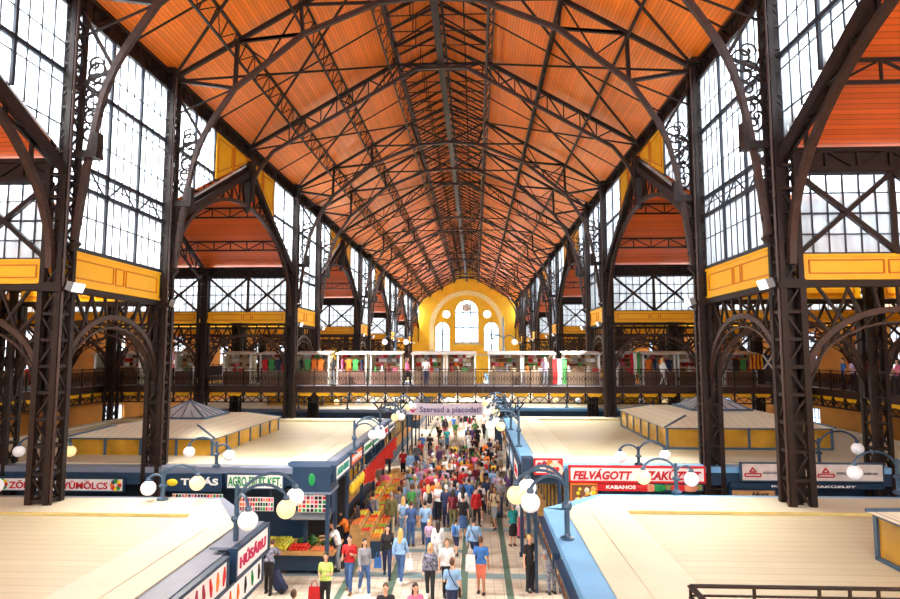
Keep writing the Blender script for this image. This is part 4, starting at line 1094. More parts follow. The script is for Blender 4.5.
# ================================================================== GALLERIES
DZ = H-2.0                                 # gallery deck height
GY0, GY1 = 36.3, 40.5
def gallery(axis, L, depth, name, label, n_, flip=1):
    """origin at the start of the open front edge, deck level; runs along x (or y), deck lies behind it"""
    r = empty(name); tag(r, label, 'gallery')
    def T(u, v, z): return (u, v, z) if axis == 'x' else (v*flip, u, z)
    def bx(m, u0, v0, z0, u1, v1, z1): m.box(*T(u0, v0, z0), *T(u1, v1, z1))
    d = MB(); bx(d, 0, 0, -.12, L, depth, 0); d.build('deck', GREYS, r)
    f = MB(); bx(f, 0, -.08, -.34, L, .0, .02); bx(f, 0, -.12, -.02, L, .02, .04); bx(f, 0, -.11, -.36, L, .0, -.31); f.build('fascia', IRON2, r)
    st = L/n_; c = MB(); b = MB(); p = MB()
    for k in range(n_):
        u = k*st
        bx(c, u+.13, .02, -.48, u+st-.13, .10, -.36); c.add([T(u+.13, .02, -.48), T(u+st-.13, .02, -.48), T(u+st-.30, .04, -.60), T(u+.30, .04, -.60), T(u+.13, .1, -.48), T(u+st-.13, .1, -.48), T(u+st-.30, .09, -.60), T(u+.30, .09, -.60)], [(0,1,2,3), (7,6,5,4), (3,2,6,7), (0,3,7,4), (1,5,6,2)])
        q = [(u+st/2+(st/2-.05)*math.cos(PI*i/8), -.92+.34*math.sin(PI*i/8)) for i in range(9)]
        b.path([T(a, .05, z) for a, z in q], .05); b.bar(T(u, .05, -.92), T(u, .05, -.34), .08)
        b.bar(T(u, .05, -.36), T(u+st/2, .05, -.92), .035); b.bar(T(u+st/2, .05, -.92), T(u+st, .05, -.36), .035)
    b.bar(T(0, .05, -.94), T(L, .05, -.94), .07)
    b.build('girder', IRON, r); c.build('yellow_cove', YEL, r)
    tr = MB(); tr.bar(T(0, -.03, 1.05), T(L, -.03, 1.05), .06, .05); tr.bar(T(0, -.03, .12), T(L, -.03, .12), .035); tr.bar(T(0, -.03, .90), T(L, -.03, .90), .03); tr.build('hand_rail', IRON2, r)
    pk = MB()
    for k in range(n_+1):
        u = min(k*st, L); pk.bar(T(u, -.03, 0), T(u, -.03, 1.1), .06)
        if k < n_:
            for j in range(1, 12): pk.bar(T(u+st*j/12, -.03, .12), T(u+st*j/12, -.03, .90), .028)
            for j in range(4): pk.path([T(u+st*(j+.5)/4+.09*math.cos(a), -.03, .5+.16*math.sin(a)) for a in [PI*2*i/6 for i in range(7)]], .03)
    pk.build('baluster_screen', IRON, r)
    return r
x0 = CX-21.2; L = 42.4
g = gallery('x', L, GY1-GY0, 'cross_gallery', 'cross gallery bridging the nave with yellow coved edge and iron balustrade', 39); g.location = (x0, GY0, DZ)
for s in (-1, 1):
    g = gallery('y', YEND+5, 5.1, 'side_gallery', 'long side gallery with iron balustrade along the %s outer wall' % SN[s], 112, s); g.location = (CX+s*21.2, -5, DZ)
# brackets under the cross gallery
def make_bracket():
    r = empty('gallery_bracket'); tag(r, 'openwork iron bracket', 'bracket')
    m = MB(); m.path([(-1.0, 0, 0), (1.0, 0, 0), (0, 0, -1.15), (-1.0, 0, 0)], .08)
    for k in (-.5, 0, .5): m.bar((k, 0, 0), (k, 0, -1.15*(1-abs(k))), .05)
    for x, z, q in ((-.45, -.25, .18), (.45, -.25, .18), (0, -.3, .2), (-.18, -.68, .13), (.18, -.68, .13)): scroll(m, (x, 0, z), q, 1.2, .04)
    m.build('openwork', IRON, r); MB().lathe((0, 0, -(DZ-.95)), [(.14, 0), (.14, .2), (.08, .3), (.07, DZ-2.2), (.12, DZ-2.1)], 10).build('post', IRON, r); return r
RBk = Rep(make_bracket())
for k, x in enumerate((CX-3.5-.05, CX+3.5)): RBk.put((x, GY0+.2, DZ-.97), label='openwork iron bracket under the cross gallery %s of the hanging banner' % SN[(-1, 1)[k]], group='brackets under the cross gallery')
# banner
bx0, bz1 = at(407, 402, 36.0); bx1, bz0 = at(483, 416.5, 36.0)
r = empty('hanging_banner', ((bx0+bx1)/2, 35.95, (bz0+bz1)/2)); tag(r, 'white banner reading Szeresd a piacodat! with pink heart, hung over the aisle', 'banner')
W, Hh = (bx1-bx0), (bz1-bz0)-.12; q = MB(); n = 16
for k in range(n):
    a, b = -W/2+W*k/n, -W/2+W*(k+1)/n; sg = lambda u: -.05+.10*(u/W*2)**2-.05*u/W
    q.add([(a, -.01, -Hh/2+sg(a)), (b, -.01, -Hh/2+sg(b)), (b, -.01, Hh/2+sg(b)), (a, -.01, Hh/2+sg(a)), (a, .01, -Hh/2+sg(a)), (b, .01, -Hh/2+sg(b)), (b, .01, Hh/2+sg(b)), (a, .01, Hh/2+sg(a))], [(0,1,2,3), (7,6,5,4), (3,2,6,7), (0,4,5,1), (0,3,7,4), (1,5,6,2)])
q.build('cloth', mat('banner_cloth', (226, 218, 238), .7, 0, .03), r)
lettering('Szeresd a piacodat!', W*.80, Hh*.62, mat('banner_ink', (84, 76, 130), .6), r, (W*.07, -.03, -.06), bold=.02)
PK = mat('banner_heart', (226, 40, 110), .5); hx = -W*.42
MB().ball((hx-.09, -.02, .06), .13, 10, 0, 1, .2, 1).ball((hx+.09, -.02, .06), .13, 10, 0, 1, .2, 1).add([(hx-.21, -.03, .03), (hx+.21, -.03, .03), (hx, -.03, -.24)], [(0, 2, 1)]).build('heart', PK, r)
MB().tube([(-W/2, 0, Hh/2), (-W/2, .1, bz1-bz0+.9)], .012, 5).build('cord', GREY, r); MB().tube([(W/2, 0, Hh/2), (W/2, .1, bz1-bz0+.9)], .012, 5).build('cord', GREY, r)

# near railing in the lower right corner ---------------------------------
r = empty('foreground_railing', (1.05, 3.1, H-2.085)); tag(r, 'dark iron railing with scrolls close to the camera, lower right', 'railing')
zt = .95; m = MB(); m.bar((0, 0, zt), (2.6, 0, zt), .03, .010); m.bar((0, 0, zt-.045), (2.6, 0, zt-.045), .012, .008); m.bar((0, 0, zt), (0, -1.6, zt), .03, .010); m.bar((0, 0, zt-.055), (0, -1.6, zt-.055), .02, .014); m.build('hand_rail', IRON, r)
m = MB(); m.bar((0, 0, .08), (2.6, 0, .08), .03); m.bar((0, 0, .08), (0, -1.6, .08), .03); m.build('bottom_rail', IRON, r)
for px_ in (685, 744, 804, 832, 858, 886, 915, 945, 985):
    x = (px_-685)/600*3.1; MB().bar((x, 0, 0), (x, 0, zt), .013).build('post', IRON, r)
    if px_ != 685:
        m = MB(); scroll(m, (x-.055, 0, zt-.13), .05, 1.1, .012, 1, 'xz', PI/2); scroll(m, (x+.055, 0, zt-.13), .05, 1.1, .012, -1, 'xz', PI/2); m.bar((x-.06, 0, zt-.09), (x+.06, 0, zt-.09), .012); m.build('scroll', IRON, r)

# stalls on the cross gallery ----------------------------------------------
CLOTH = {n: mat('cloth_'+n.replace(' ', '_'), c, .85, 0, .12, 8) for n, c in dict(red=(200, 36, 40), navy=(40, 50, 86), white=(236, 236, 238), black=(34, 32, 36), grey=(136, 138, 146), pink=(232, 110, 150), blue=(60, 116, 190),
    yellow=(240, 206, 50), green=(70, 150, 80), purple=(120, 84, 140), orange=(236, 124, 36), beige=(206, 184, 150), brown=(120, 88, 60), teal=(40, 156, 160), maroon=(120, 40, 56), olive=(116, 110, 70), lilac=(196, 170, 206)).items()}
CLOTH['pale green'] = mat('cloth_pale_green', (196, 222, 120), .85); CLOTH['salmon'] = mat('cloth_salmon', (228, 124, 98), .85); CLOTH['patterned'] = mat('cloth_patterned', (120, 122, 140), .85, 0, .95, 14)
CLOTH['light blue'] = mat('cloth_light_blue', (140, 178, 220), .85, 0, .12, 8); CLOTH['blue denim'] = mat('cloth_denim', (66, 96, 146), .85, 0, .2, 12)
def make_jar():
    r = MB().lathe((0,0,0), [(.07, 0), (.10, .03), (.10, .18), (.06, .22), (.06, .26)], 8).build('souvenir_jar', RED); return Rep(tag(r, 'jar', 'jar'))
def make_doll():
    b = MB(); b.lathe((0,0,0), [(.12, 0), (.10, .1), (.05, .22), (.03, .24)], 8); b.ball((0,0,.30), .06, 8); return Rep(tag(b.build('costume_doll', RED), 'doll', 'doll'))
def make_box():
    b = MB(); b.box(-.16, -.1, 0, .16, .1, .18).box(-.17, -.11, .15, .17, .11, .20); return Rep(tag(b.build('gift_box', RED), 'gift box', 'box'))
def make_garment():
    b = MB(); b.prism([(-.10, 0), (.10, 0), (.26, -.10), (.22, -.24), (.14, -.20), (.18, -.72), (-.18, -.72), (-.14, -.20), (-.22, -.24), (-.26, -.10)], 'y', -.04, .04); b.tube([(0, 0, -.02), (0, 0, .06), (.03, 0, .09)], .01, 5); return Rep(tag(fixn(b.build('hanging_shirt', RED)), 'shirt', 'shirt'))
def make_fold():
    b = MB(); [b.box(-.17+.01*(k % 2), -.12, .035*k, .17, .12-.01*(k % 2), .035*k+.03) for k in range(4)]; return Rep(tag(b.build('folded_cloth_stack', RED), 'cloth stack', 'cloth'))
GOODS = {'souvenir jar': make_jar(), 'costume doll': make_doll(), 'gift box': make_box(), 'hanging shirt': make_garment(), 'stack of folded cloth': make_fold()}
def goods(kind, col, loc, where, rz=0, grp='goods on the gallery stalls'):
    R_ = GOODS[kind]; return R_.put(loc, rz, None, '%s %s %s' % (col, kind, where), grp, slots={R_.o.name.split('.')[0]: CLOTH[col]})
COUNT = [mat('counter_beige', (150, 126, 104), .7), mat('counter_rose', (130, 96, 84), .7), mat('counter_tan', (122, 90, 66), .7)]
CANOPY = mat('canopy_grey', (196, 192, 190), .6)
def booth(x0, x1, y, rz, label, canopy=CREAM, h=2.05):
    r = empty('gallery_stall', ((x0+x1)/2, y, DZ)); r.rotation_euler = (0, 0, rz); tag(r, label, 'market stall', 'stalls on the galleries'); w_ = (x1-x0)/2
    MB().box(-w_, 1.0, 0, w_, 1.08, h-.1).build('back_wall', mat('pale_back', (206, 186, 160), .7), r)
    for x in (-w_, w_):
        MB().box(x-.05, -.05, 0, x+.05, .05, h-.1).build('post', WHITE, r); MB().box(x-.03, .05, 0, x+.03, 1.0, h-.2).build('side_wall', CREAM, r)
    c = MB(); c.add([(-w_-.1, -.35, h-.05), (w_+.1, -.35, h-.05), (w_+.1, 1.15, h+.1), (-w_-.1, 1.15, h+.1), (-w_-.1, -.35, h-.13), (w_+.1, -.35, h-.13), (w_+.1, 1.15, h+.02), (-w_-.1, 1.15, h+.02)], [(0,1,2,3), (7,6,5,4), (0,4,5,1), (1,5,6,2), (2,6,7,3), (3,7,4,0)])
    c.build('canopy', CANOPY, r)
    MB().box(-w_+.04, -.1, 0, w_-.04, .35, .85).build('counter', COUNT[len(MATS) % 2 if False else int(abs(x0)*7) % 3], r)
    for z in (1.15, 1.42, 1.69): MB().box(-w_+.04, .7, z, w_-.04, 1.0, z+.03).build('shelf', WOOD, r)
    return r
BS = [(96, 140), (176, 194), (224, 251), (261, 289), (297, 329), (338, 366), (371, 401), (413, 444), (447, 475), (489, 521), (523, 554), (564, 599), (617, 634), (643, 674), (678, 701), (724, 755)]
rn = random.Random(21)
for k, (a, b) in enumerate(BS):
    yb = 38.4; xa, xb = at(a, 350, yb)[0], at(b, 350, yb)[0]
    nm = '%s gallery stall from the left' % ORD[k].replace('nearest', 'first')
    booth(xa, xb, yb, 0, 'cream canopied souvenir stall on the cross gallery, %s from the left' % ORD[k].replace('nearest', 'first'))
    if k in (3, 4, 5, 13, 15):
        x = xa+.3; used = 0
        while x < xb-.2:
            col = rn.choice(['red', 'white', 'navy', 'green', 'pink', 'orange', 'grey', 'black']); goods('hanging shirt', col, (x, yb+.02, DZ+1.62), 'hung in the %s' % nm, PI/2 if rn.random() < .3 else 0); x += .42
    for z, kinds in ((.87, ['gift box', 'stack of folded cloth', 'costume doll']), (1.185, ['souvenir jar', 'gift box', 'stack of folded cloth']), (1.455, ['souvenir jar', 'gift box', 'gift box']), (1.725, ['souvenir jar', 'stack of folded cloth', 'gift box'])):
        x = xa+.28; 
        while x < xb-.22:
            kd = rn.choice(kinds); col = rn.choice(['red', 'white', 'white', 'white', 'beige', 'beige', 'brown', 'green', 'pink', 'maroon', 'grey', 'red', 'brown', 'orange'])
            goods(kd, col, (x, yb+(.12 if z < 1 else .85), DZ+z), 'on the %s of the %s' % ('counter' if z < 1 else 'lower shelf' if z < 1.3 else 'middle shelf' if z < 1.6 else 'upper shelf', nm)); x += .27 if z > 1 else .42
# flags and banners by the stalls
def flag(name, label, x, y, z, w_, h_, cols, vertical=True, rz=0):
    r = empty(name, (x, y, z)); r.rotation_euler = (0, 0, rz); tag(r, label, 'flag'); n = len(cols)
    for k, c in enumerate(cols):
        q = MB(); u0, u1 = -w_/2+w_*k/n, -w_/2+w_*(k+1)/n
        for j in range(6):
            z0, z1 = -h_*j/6, -h_*(j+1)/6; y0, y1 = .05*math.sin(j*1.3+k), .05*math.sin((j+1)*1.3+k)
            if vertical: q.add([(u0, y0, z0), (u1, y0+.02, z0), (u1, y1+.02, z1), (u0, y1, z1), (u0, y0+.012, z0), (u1, y0+.032, z0), (u1, y1+.032, z1), (u0, y1+.012, z1)], [(0,3,2,1), (4,5,6,7), (0,1,5,4), (3,7,6,2), (0,4,7,3), (1,2,6,5)])
        q.build('stripe', CLOTH[c], r)
    MB().tube([(-w_/2-.05, 0, .02), (w_/2+.05, 0, .02)], .02, 6).build('pole', GREY, r); return r
x, z_ = at(559.5, 359, 37.6); flag('national_flag', 'red white and green flag hanging between two gallery stalls', x, 37.6, z_, .85, 1.55, ['red', 'white', 'green'])
x, z_ = at(635, 353, 37.6); flag('national_flag', 'small red white and green flag beside the narrow right gallery stall', x, 37.6, z_, .6, 1.3, ['red', 'white', 'green'])
x, z_ = at(756, 354.5, 38.0); flag('striped_flag', 'yellow and red striped flag hanging on the right gallery stalls', x, 38.0, z_, .8, .95, ['yellow', 'red', 'yellow', 'red', 'yellow', 'red', 'yellow'])
x, z_ = at(767.5, 355, 38.0); r = empty('saltire_flag', (x, 38.0, z_)); tag(r, 'dark blue flag with a white diagonal cross beside the striped flag', 'flag')
MB().box(-.3, 0, -.9, .3, .02, 0).build('cloth', CLOTH['navy'], r); MB().bar((-.3, -.01, 0), (.3, -.01, -.9), .09).build('cross_bar', CLOTH['white'], r); MB().bar((.3, -.01, 0), (-.3, -.01, -.9), .09).build('cross_bar', CLOTH['white'], r)
x, z_ = at(866, 338, 37.9); sg_ = sign('red_shop_sign', 'small red shop sign with white letters on the right gallery', x-1.1, x+.2, 37.0, z_-.75, z_-.1, bm=RED, fm=WHITE); lettering('PAPRIKA', .95, .22, WHITE, sg_, (0, -.02, 0))
for q in (-.5, .5): MB().box(q-.03, .02, DZ-sg_.location.z, q+.03, .08, 0).build('post', GREY, sg_)
x, z_ = at(126, 417, 31); sg_ = sign('red_shop_sign', 'small red shop sign with white letters far left below the gallery', x-.5, x+1.0, 39, 3.0, 3.6, bm=WHITE, fm=RED); lettering('BÜFÉ', 1.0, .3, RED, sg_, (0, -.02, 0))
for q in (-.5, .5): MB().box(q-.03, .02, -sg_.location.z, q+.03, .08, 0).build('post', GREY, sg_)
# racks along the side galleries
def rack(x, y, s, label, n=9):
    r = empty('clothes_rack', (x, y, DZ)); r.rotation_euler = (0, 0, PI/2); tag(r, label, 'clothes rack', 'racks along the side galleries')
    for u in (-1.9, 1.9):
        MB().bar((u, 0, 0), (u, 0, 2.25), .05).build('post', GREY, r); MB().bar((u, -.3, .03), (u, .3, .03), .06).build('foot', GREY, r)
    for z in (1.18, 2.2): MB().bar((-1.9, 0, z), (1.9, 0, z), .035).build('rail', GREY, r)
rn = random.Random(5)
for s in (-1, 1):
    for k, y in enumerate((18.5, 24, 29.5, 34.5, 44.5, 50, 55.5) if s < 0 else (18.5, 24, 32.0, 44.5, 50, 55.5)):
        lb = '%s clothes rack from the camera on the %s side gallery' % (ORD[k], SN[s]); xx = CX+s*24.3; rack(xx, y, s, lb)
        for z in (1.12, 2.14):
            for j in range(7):
                col = rn.choice(['red', 'white', 'black', 'pink', 'white', 'red', 'navy', 'lilac', 'grey'])
                goods('hanging shirt', col, (xx, y-1.6+.53*j, DZ+z), 'on the %s rail of the %s rack, %s side gallery' % ('lower' if z < 1.5 else 'upper', ORD[k], SN[s]), PI/2, 'clothes on the side gallery racks')
for R_ in GOODS.values(): R_.drop()
# ================================================================== PEOPLE
SKIN = mat('skin', (222, 170, 140), .55, 0, .05, 9); SKIN2 = mat('skin_tan', (184, 128, 96), .55, 0, .05, 9)
HAIR = {'dark': mat('hair_dark', (44, 32, 28), .5, 0, .2), 'brown': mat('hair_brown', (96, 62, 40), .5, 0, .2), 'blonde': mat('hair_blonde', (214, 172, 100), .5, 0, .15), 'grey': mat('hair_grey', (176, 172, 168), .6, 0, .1)}
SHOE = {'black': mat('shoe_black', (30, 30, 34), .5), 'white': mat('shoe_white', (228, 228, 228), .5), 'brown': mat('shoe_brown', (110, 74, 50), .5)}
def remesh(o, vox, smooth=2):
    md = o.modifiers.new('v', 'REMESH'); md.mode = 'VOXEL'; md.voxel_size = vox; md.use_smooth_shade = True
    if smooth: sm = o.modifiers.new('s', 'SMOOTH'); sm.iterations = smooth; sm.factor = .5
    dg = bpy.context.evaluated_depsgraph_get(); dg.update()
    me = bpy.data.meshes.new_from_object(o.evaluated_get(dg)); o.modifiers.clear(); old = o.data; o.data = me; bpy.data.meshes.remove(old)
    for p in me.polygons: p.use_smooth = True
    return o
def figure(stride=0., arms=None, lean=0., top='tee', bottom='trousers', hair='short', female=False, pack=None, head=0.):
    """a figure facing -y, feet on z = 0, about 1.75 m tall"""
    r = empty('person'); tag(r, 'person', 'person')
    cl, sl = math.cos(lean), math.sin(lean)
    def U(x, y, z): dz = z-.95; return Vector((x, y*cl-dz*sl, .95+dz*cl+y*sl))
    sw = .165 if female else .185; hw = .095 if female else .085
    foot = {1: -stride*.5, -1: stride*.5}
    def leg(sd):
        a = Vector((sd*hw, 0, .90)); y = foot[sd]; lift = .05 if y > .1 else 0
        an = Vector((sd*(hw+.01), y, .085+lift)); kn = (a+an)/2 + Vector((0, -.04-abs(stride)*.10, .02)); return a, kn, an
    arms = arms or {1: [(.05, .02, -.28), (.02, -.08, -.24)], -1: [(.05, .02, -.28), (.02, -.08, -.24)]}
    def arm(sd):
        s0 = U(sd*sw, 0, 1.40); e, w_ = arms[sd]; el = s0+Vector((sd*e[0], e[1], e[2])); wr = el+Vector((sd*w_[0], w_[1], w_[2])); return s0, el, wr
    b = MB()
    b.cap(U(-.07, 0, .96), U(.07, 0, .96), .105, .105); b.cap(U(0, .0, 1.0), U(0, 0, 1.28), .105, .12)
    b.cap(U(-sw+.06, 0, 1.34), U(sw-.06, 0, 1.34), .085, .085); b.cap(U(-sw, 0, 1.40), U(sw, 0, 1.40), .055, .055)
    b.cap(U(0, 0, 1.40), U(0, -.01, 1.53), .055, .052)
    hc = U(0, -.02, 1.645); n0 = len(b.v)
    b.ball(hc, .078, 12, 0, 1, 1.18, 1.38); b.cap(hc+Vector((0, -.03, -.06)), hc+Vector((0, -.045, -.075)), .045, .035)
    b.cap(hc+Vector((0, -.085, .0)), hc+Vector((0, -.105, -.022)), .012, .016, 6)
    for sd in (-1, 1): b.ball(hc+Vector((sd*.082, .005, -.005)), .024, 6, 0, .5, 1, 1.3)
    for sd in (-1, 1):
        a, k, n = leg(sd); b.cap(a, k, .085, .056); b.cap(k, k.lerp(n, .4), .056, .056); b.cap(k.lerp(n, .4), n, .056, .036)
        b.cap(n+Vector((0, .03, -.04)), n+Vector((0, -.13, -.05)), .035, .03)
        s0, el, wr = arm(sd); b.cap(s0, el, .05, .038); b.cap(el, wr, .038, .026)
        d = (wr-el).normalized(); side = Vector((0, 1, 0)) if abs(d.y) < .8 else Vector((0, 0, 1)); side = (side-d*side.dot(d)).normalized()
        pm = wr+d*.075; b.cap(wr, pm, .028, .034)
        inw = Vector((-sd*1.0, 0, 0)); inw = (inw-d*inw.dot(d)).normalized() if abs(d.x) < .95 else Vector((0, 0, -1))
        for j, (of, ln) in enumerate(((-.027, .058), (-.009, .070), (.009, .066), (.027, .052))):
            p0 = pm+side*of+d*.02; p1 = p0+d*ln*.55; p2 = p1+d*ln*.38+inw*ln*.35; b.tube([p0, p1, p2], [.0095, .009, .008], 6)
        t0 = wr+d*.03-side*.025; t1 = t0-side*.028+d*.03+inw*.01; b.tube([t0, t1, t1+d*.03], [.012, .011, .009], 6)
    body = remesh(b.build('body', SKIN, r), .0125, 2)
    e = MB()
    for sd in (-1, 1): e.ball(hc+Vector((sd*.030, -.088, .012)), .010, 6)
    e.build('eyes', DARK, body); MB().cap(hc+Vector((-.018, -.088, -.052)), hc+Vector((.018, -.088, -.052)), .006, .006, 6).build('mouth', mat('lips', (180, 96, 88), .5), body)
    # clothes
    c = MB(); g = .014
    c.cap(U(-.075, 0, .98), U(.075, 0, .98), .115+g*(1 if female else 1), .115+g); c.cap(U(0, 0, 1.02), U(0, 0, 1.28), .118+g, .128+g)
    c.cap(U(-sw+.06, 0, 1.34), U(sw-.06, 0, 1.34), .09+g, .09+g); c.cap(U(-sw+.01, 0, 1.395), U(sw-.01, 0, 1.395), .058+g, .058+g)
    if female: c.cap(U(-.07, -.085, 1.27), U(.07, -.085, 1.27), .065, .065)
    for sd in (-1, 1):
        s0, el, wr = arm(sd)
        if top == 'tee': c.cap(s0, s0.lerp(el, .62), .054+g, .052+g)
        elif top == 'long': c.cap(s0, el, .053+g, .046+g); c.cap(el, el.lerp(wr, .9), .046+g, .036+g)
    if top == 'jacket':
        for sd in (-1, 1):
            s0, el, wr = arm(sd); c.cap(s0, el, .062+g, .056+g); c.cap(el, el.lerp(wr, .93), .056+g, .044+g)
        c.cap(U(-.08, 0, .86), U(.08, 0, .86), .14, .14)
    remesh(c.build('shirt', CLOTH['red'], r), .02, 2)
    t = MB()
    if bottom in ('trousers', 'shorts'):
        t.cap(Vector((-.075, 0, .95)), Vector((.075, 0, .95)), .122, .122)
        for sd in (-1, 1):
            a, k, n = leg(sd); t.cap(a, k, .102, .076)
            if bottom == 'trousers': t.cap(k, k.lerp(n, .93), .076, .062)
            else: t.cap(k, k.lerp(n, .04), .08, .08)
    else:
        zb = .42 if bottom == 'skirt' else .52
        t.lathe((0, 0, 0), [(.17+abs(stride)*.2, zb), (.18+abs(stride)*.12, zb+.15), (.165, .75), (.14, .95), (.125, 1.02)], 14, 0, 1.1, .9)
    o = t.build({'trousers': 'trousers', 'shorts': 'shorts', 'skirt': 'skirt', 'dress': 'skirt'}[bottom], CLOTH['navy'], r)
    remesh(o, .022, 2)
    hr = MB()
    if hair != 'bald':
        hr.ball(hc+Vector((0, .018, .022)), .086, 12, 0, 1, 1.15, 1.28)
        if hair == 'long':
            hr.cap(hc+Vector((0, .06, 0)), U(0, .10, 1.36), .085, .07); hr.cap(hc+Vector((-.06, .03, -.02)), U(-.07, .05, 1.42), .04, .03); hr.cap(hc+Vector((.06, .03, -.02)), U(.07, .05, 1.42), .04, .03)
        if hair == 'bun': hr.ball(hc+Vector((0, .11, .06)), .045, 8)
        if hair == 'cap': hr.cap(hc+Vector((-.03, -.08, .055)), hc+Vector((.03, -.15, .05)), .03, .025)
        remesh(hr.build('hair' if hair != 'cap' else 'cap', HAIR['dark'], r), .014, 1)
    for sd in (-1, 1):
        a, k, n = leg(sd); s_ = MB(); s_.cap(n+Vector((0, .035, -.035)), n+Vector((0, -.15, -.05)), .047, .038, 8); s_.box(n.x-.045, n.y-.19, n.z-.085, n.x+.045, n.y+.08, n.z-.06); s_.build('shoe', SHOE['black'], r, True)
    if pack == 'backpack':
        q = MB(); q.cap(U(0, .19, 1.12), U(0, .20, 1.34), .125, .11); q.cap(U(0, .28, 1.1), U(0, .28, 1.2), .06, .05)
        for sd in (-1, 1): q.tube([U(sd*.11, .17, 1.40), U(sd*.12, -.0, 1.475), U(sd*.11, -.15, 1.34), U(sd*.13, -.1, 1.12), U(sd*.12, .15, 1.08)], .018, 6)
        q.build('backpack', CLOTH['black'], r, True)
    if pack == 'cross':
        q = MB(); q.tube([U(.11, .02, 1.475), U(.02, -.155, 1.30), U(-.15, -.10, 1.0), U(-.19, .0, .92), U(-.1, .16, 1.1), U(.06, .16, 1.36), U(.11, .02, 1.475)], .014, 6, 0, False); q.box(-.27, -.13, .74, -.19, .13, .96); q.build('shoulder_bag', CLOTH['black'], r)
    return r
HANG = {1: [(.06, .02, -.28), (.02, -.06, -.25)], -1: [(.06, .02, -.28), (.02, -.06, -.25)]}
SWING = {1: [(.05, .10, -.26), (.02, -.02, -.25)], -1: [(.05, -.10, -.26), (.0, -.14, -.20)]}
BENT = {1: [(.05, -.02, -.28), (-.08, -.22, .06)], -1: [(.05, -.02, -.28), (-.08, -.22, .02)]}
ONE = {1: [(.05, -.04, -.27), (-.06, -.20, .10)], -1: [(.06, .02, -.28), (.02, -.06, -.25)]}
REACH = {1: [(.03, -.20, -.18), (-.02, -.24, -.04)], -1: [(.03, -.18, -.20), (-.02, -.24, .0)]}
HIP = {1: [(.16, .06, -.22), (-.16, -.12, -.14)], -1: [(.06, .02, -.28), (.02, -.06, -.25)]}
specs = {
 'man': dict(arms=HANG), 'walker': dict(stride=.55, arms=SWING), 'walker_bag': dict(stride=.55, arms=SWING, pack='cross', top='long'), 'man_pack': dict(stride=.3, arms=HANG, bottom='shorts', pack='backpack'),
 'man_shorts': dict(stride=.15, arms=HANG, bottom='shorts'), 'man_cross': dict(stride=.35, arms=ONE, pack='cross'), 'jacket': dict(stride=.3, arms=HANG, top='jacket'), 'reach': dict(lean=.35, arms=REACH, top='tee'),
 'woman': dict(female=True, arms=BENT, hair='long'), 'woman_walk': dict(female=True, stride=.5, arms=SWING, hair='long', top='long'), 'woman_skirt': dict(female=True, arms=ONE, bottom='skirt', hair='short'),
 'woman_dress': dict(female=True, arms=HANG, bottom='dress', hair='long', top='none'), 'woman_pack': dict(female=True, stride=.35, arms=HANG, hair='long', pack='backpack'), 'woman_bun': dict(female=True, arms=HIP, hair='bun'), 'capped': dict(arms=BENT, hair='cap', top='long'), 'stoop': dict(lean=.75, arms=REACH, top='long', stride=.2)}
PR = {k: Rep(figure(**v)) for k, v in specs.items()}
PLACED = []
def person(x, y, base, face, shirt, bot, hair, label, shoe='black', scale=1., group='people in the market aisle', z=0, tan=False, pack=None):
    sl = dict(shirt=CLOTH[shirt], trousers=CLOTH[bot], shorts=CLOTH[bot], skirt=CLOTH[bot], hair=HAIR[hair], cap=CLOTH['white'], shoe=SHOE[shoe], body=SKIN2 if tan else SKIN)
    if pack: sl['backpack'] = sl['shoulder_bag'] = CLOTH[pack]
    PLACED.append((x, y)); return PR[base].put((x, y, z), math.radians(face), (scale*.93, scale*.93, scale), label, group, slots=sl)
def pp(xp, yp, *a, **k): q = onz(xp, yp); return person(q.x, q.y, *a, **k)
pp(325, 612, 'woman', 0, 'pale green', 'black', 'dark', 'woman in pale green top, facing the camera with a red shopping bag', scale=.97)
pp(349, 592, 'man_cross', -5, 'red', 'blue denim', 'dark', 'man in red polo shirt and jeans beside the fruit table', shoe='brown')
pp(364, 594, 'woman_walk', 25, 'grey', 'blue denim', 'dark', 'woman in grey cardigan and jeans walking beside the man in red', shoe='white', scale=.97)
pp(338, 571, 'reach', -75, 'white', 'grey', 'dark', 'man in white shirt leaning to the melons on the fruit table')
pp(347, 556, 'reach', -80, 'orange', 'navy', 'dark', 'person in orange top leaning over the fruit display', scale=.98)
pp(356, 551, 'woman', -100, 'black', 'black', 'dark', 'woman in black and red top behind the person in orange', scale=.98)
pp(366, 540, 'woman_walk', 160, 'navy', 'black', 'dark', 'dark haired woman in navy jacket beside the fruit stands')
pp(373, 535, 'jacket', 150, 'grey', 'black', 'dark', 'person in dark grey jacket at the fruit stands, next to the navy jacket')
pp(378, 510, 'woman', -90, 'red', 'black', 'brown', 'woman in bright red top buying at the fruit stands', scale=.97)
pp(385, 505, 'man', 180, 'pink', 'beige', 'grey', 'person in pink top behind the woman in bright red')
pp(391, 535, 'jacket', 180, 'olive', 'beige', 'grey', 'grey haired man in olive brown jacket seen from behind', shoe='brown')
pp(387, 577, 'woman_walk', 5, 'black', 'navy', 'dark', 'woman in black waistcoat with a blue bag walking to the camera', scale=.98)
pp(400, 583, 'woman_walk', 170, 'light blue', 'blue denim', 'blonde', 'blonde woman in pale blue shirt and jeans seen from behind', shoe='white', pack='black')
pp(403, 541, 'woman_pack', 180, 'white', 'light blue', 'blonde', 'blonde person in white with a light blue backpack', pack='light blue')
pp(411, 546, 'man', 185, 'blue denim', 'blue denim', 'brown', 'person in sleeveless denim shirt carrying a dark bag')
pp(425, 546, 'walker', 180, 'light blue', 'blue denim', 'dark', 'man in light blue shirt and jeans walking away')
pp(416, 522, 'man', 180, 'grey', 'grey', 'grey', 'grey haired man in grey shirt behind the denim shirt')
pp(436, 515, 'woman_dress', 180, 'black', 'black', 'dark', 'woman in short black dress standing in the aisle centre', scale=.97)
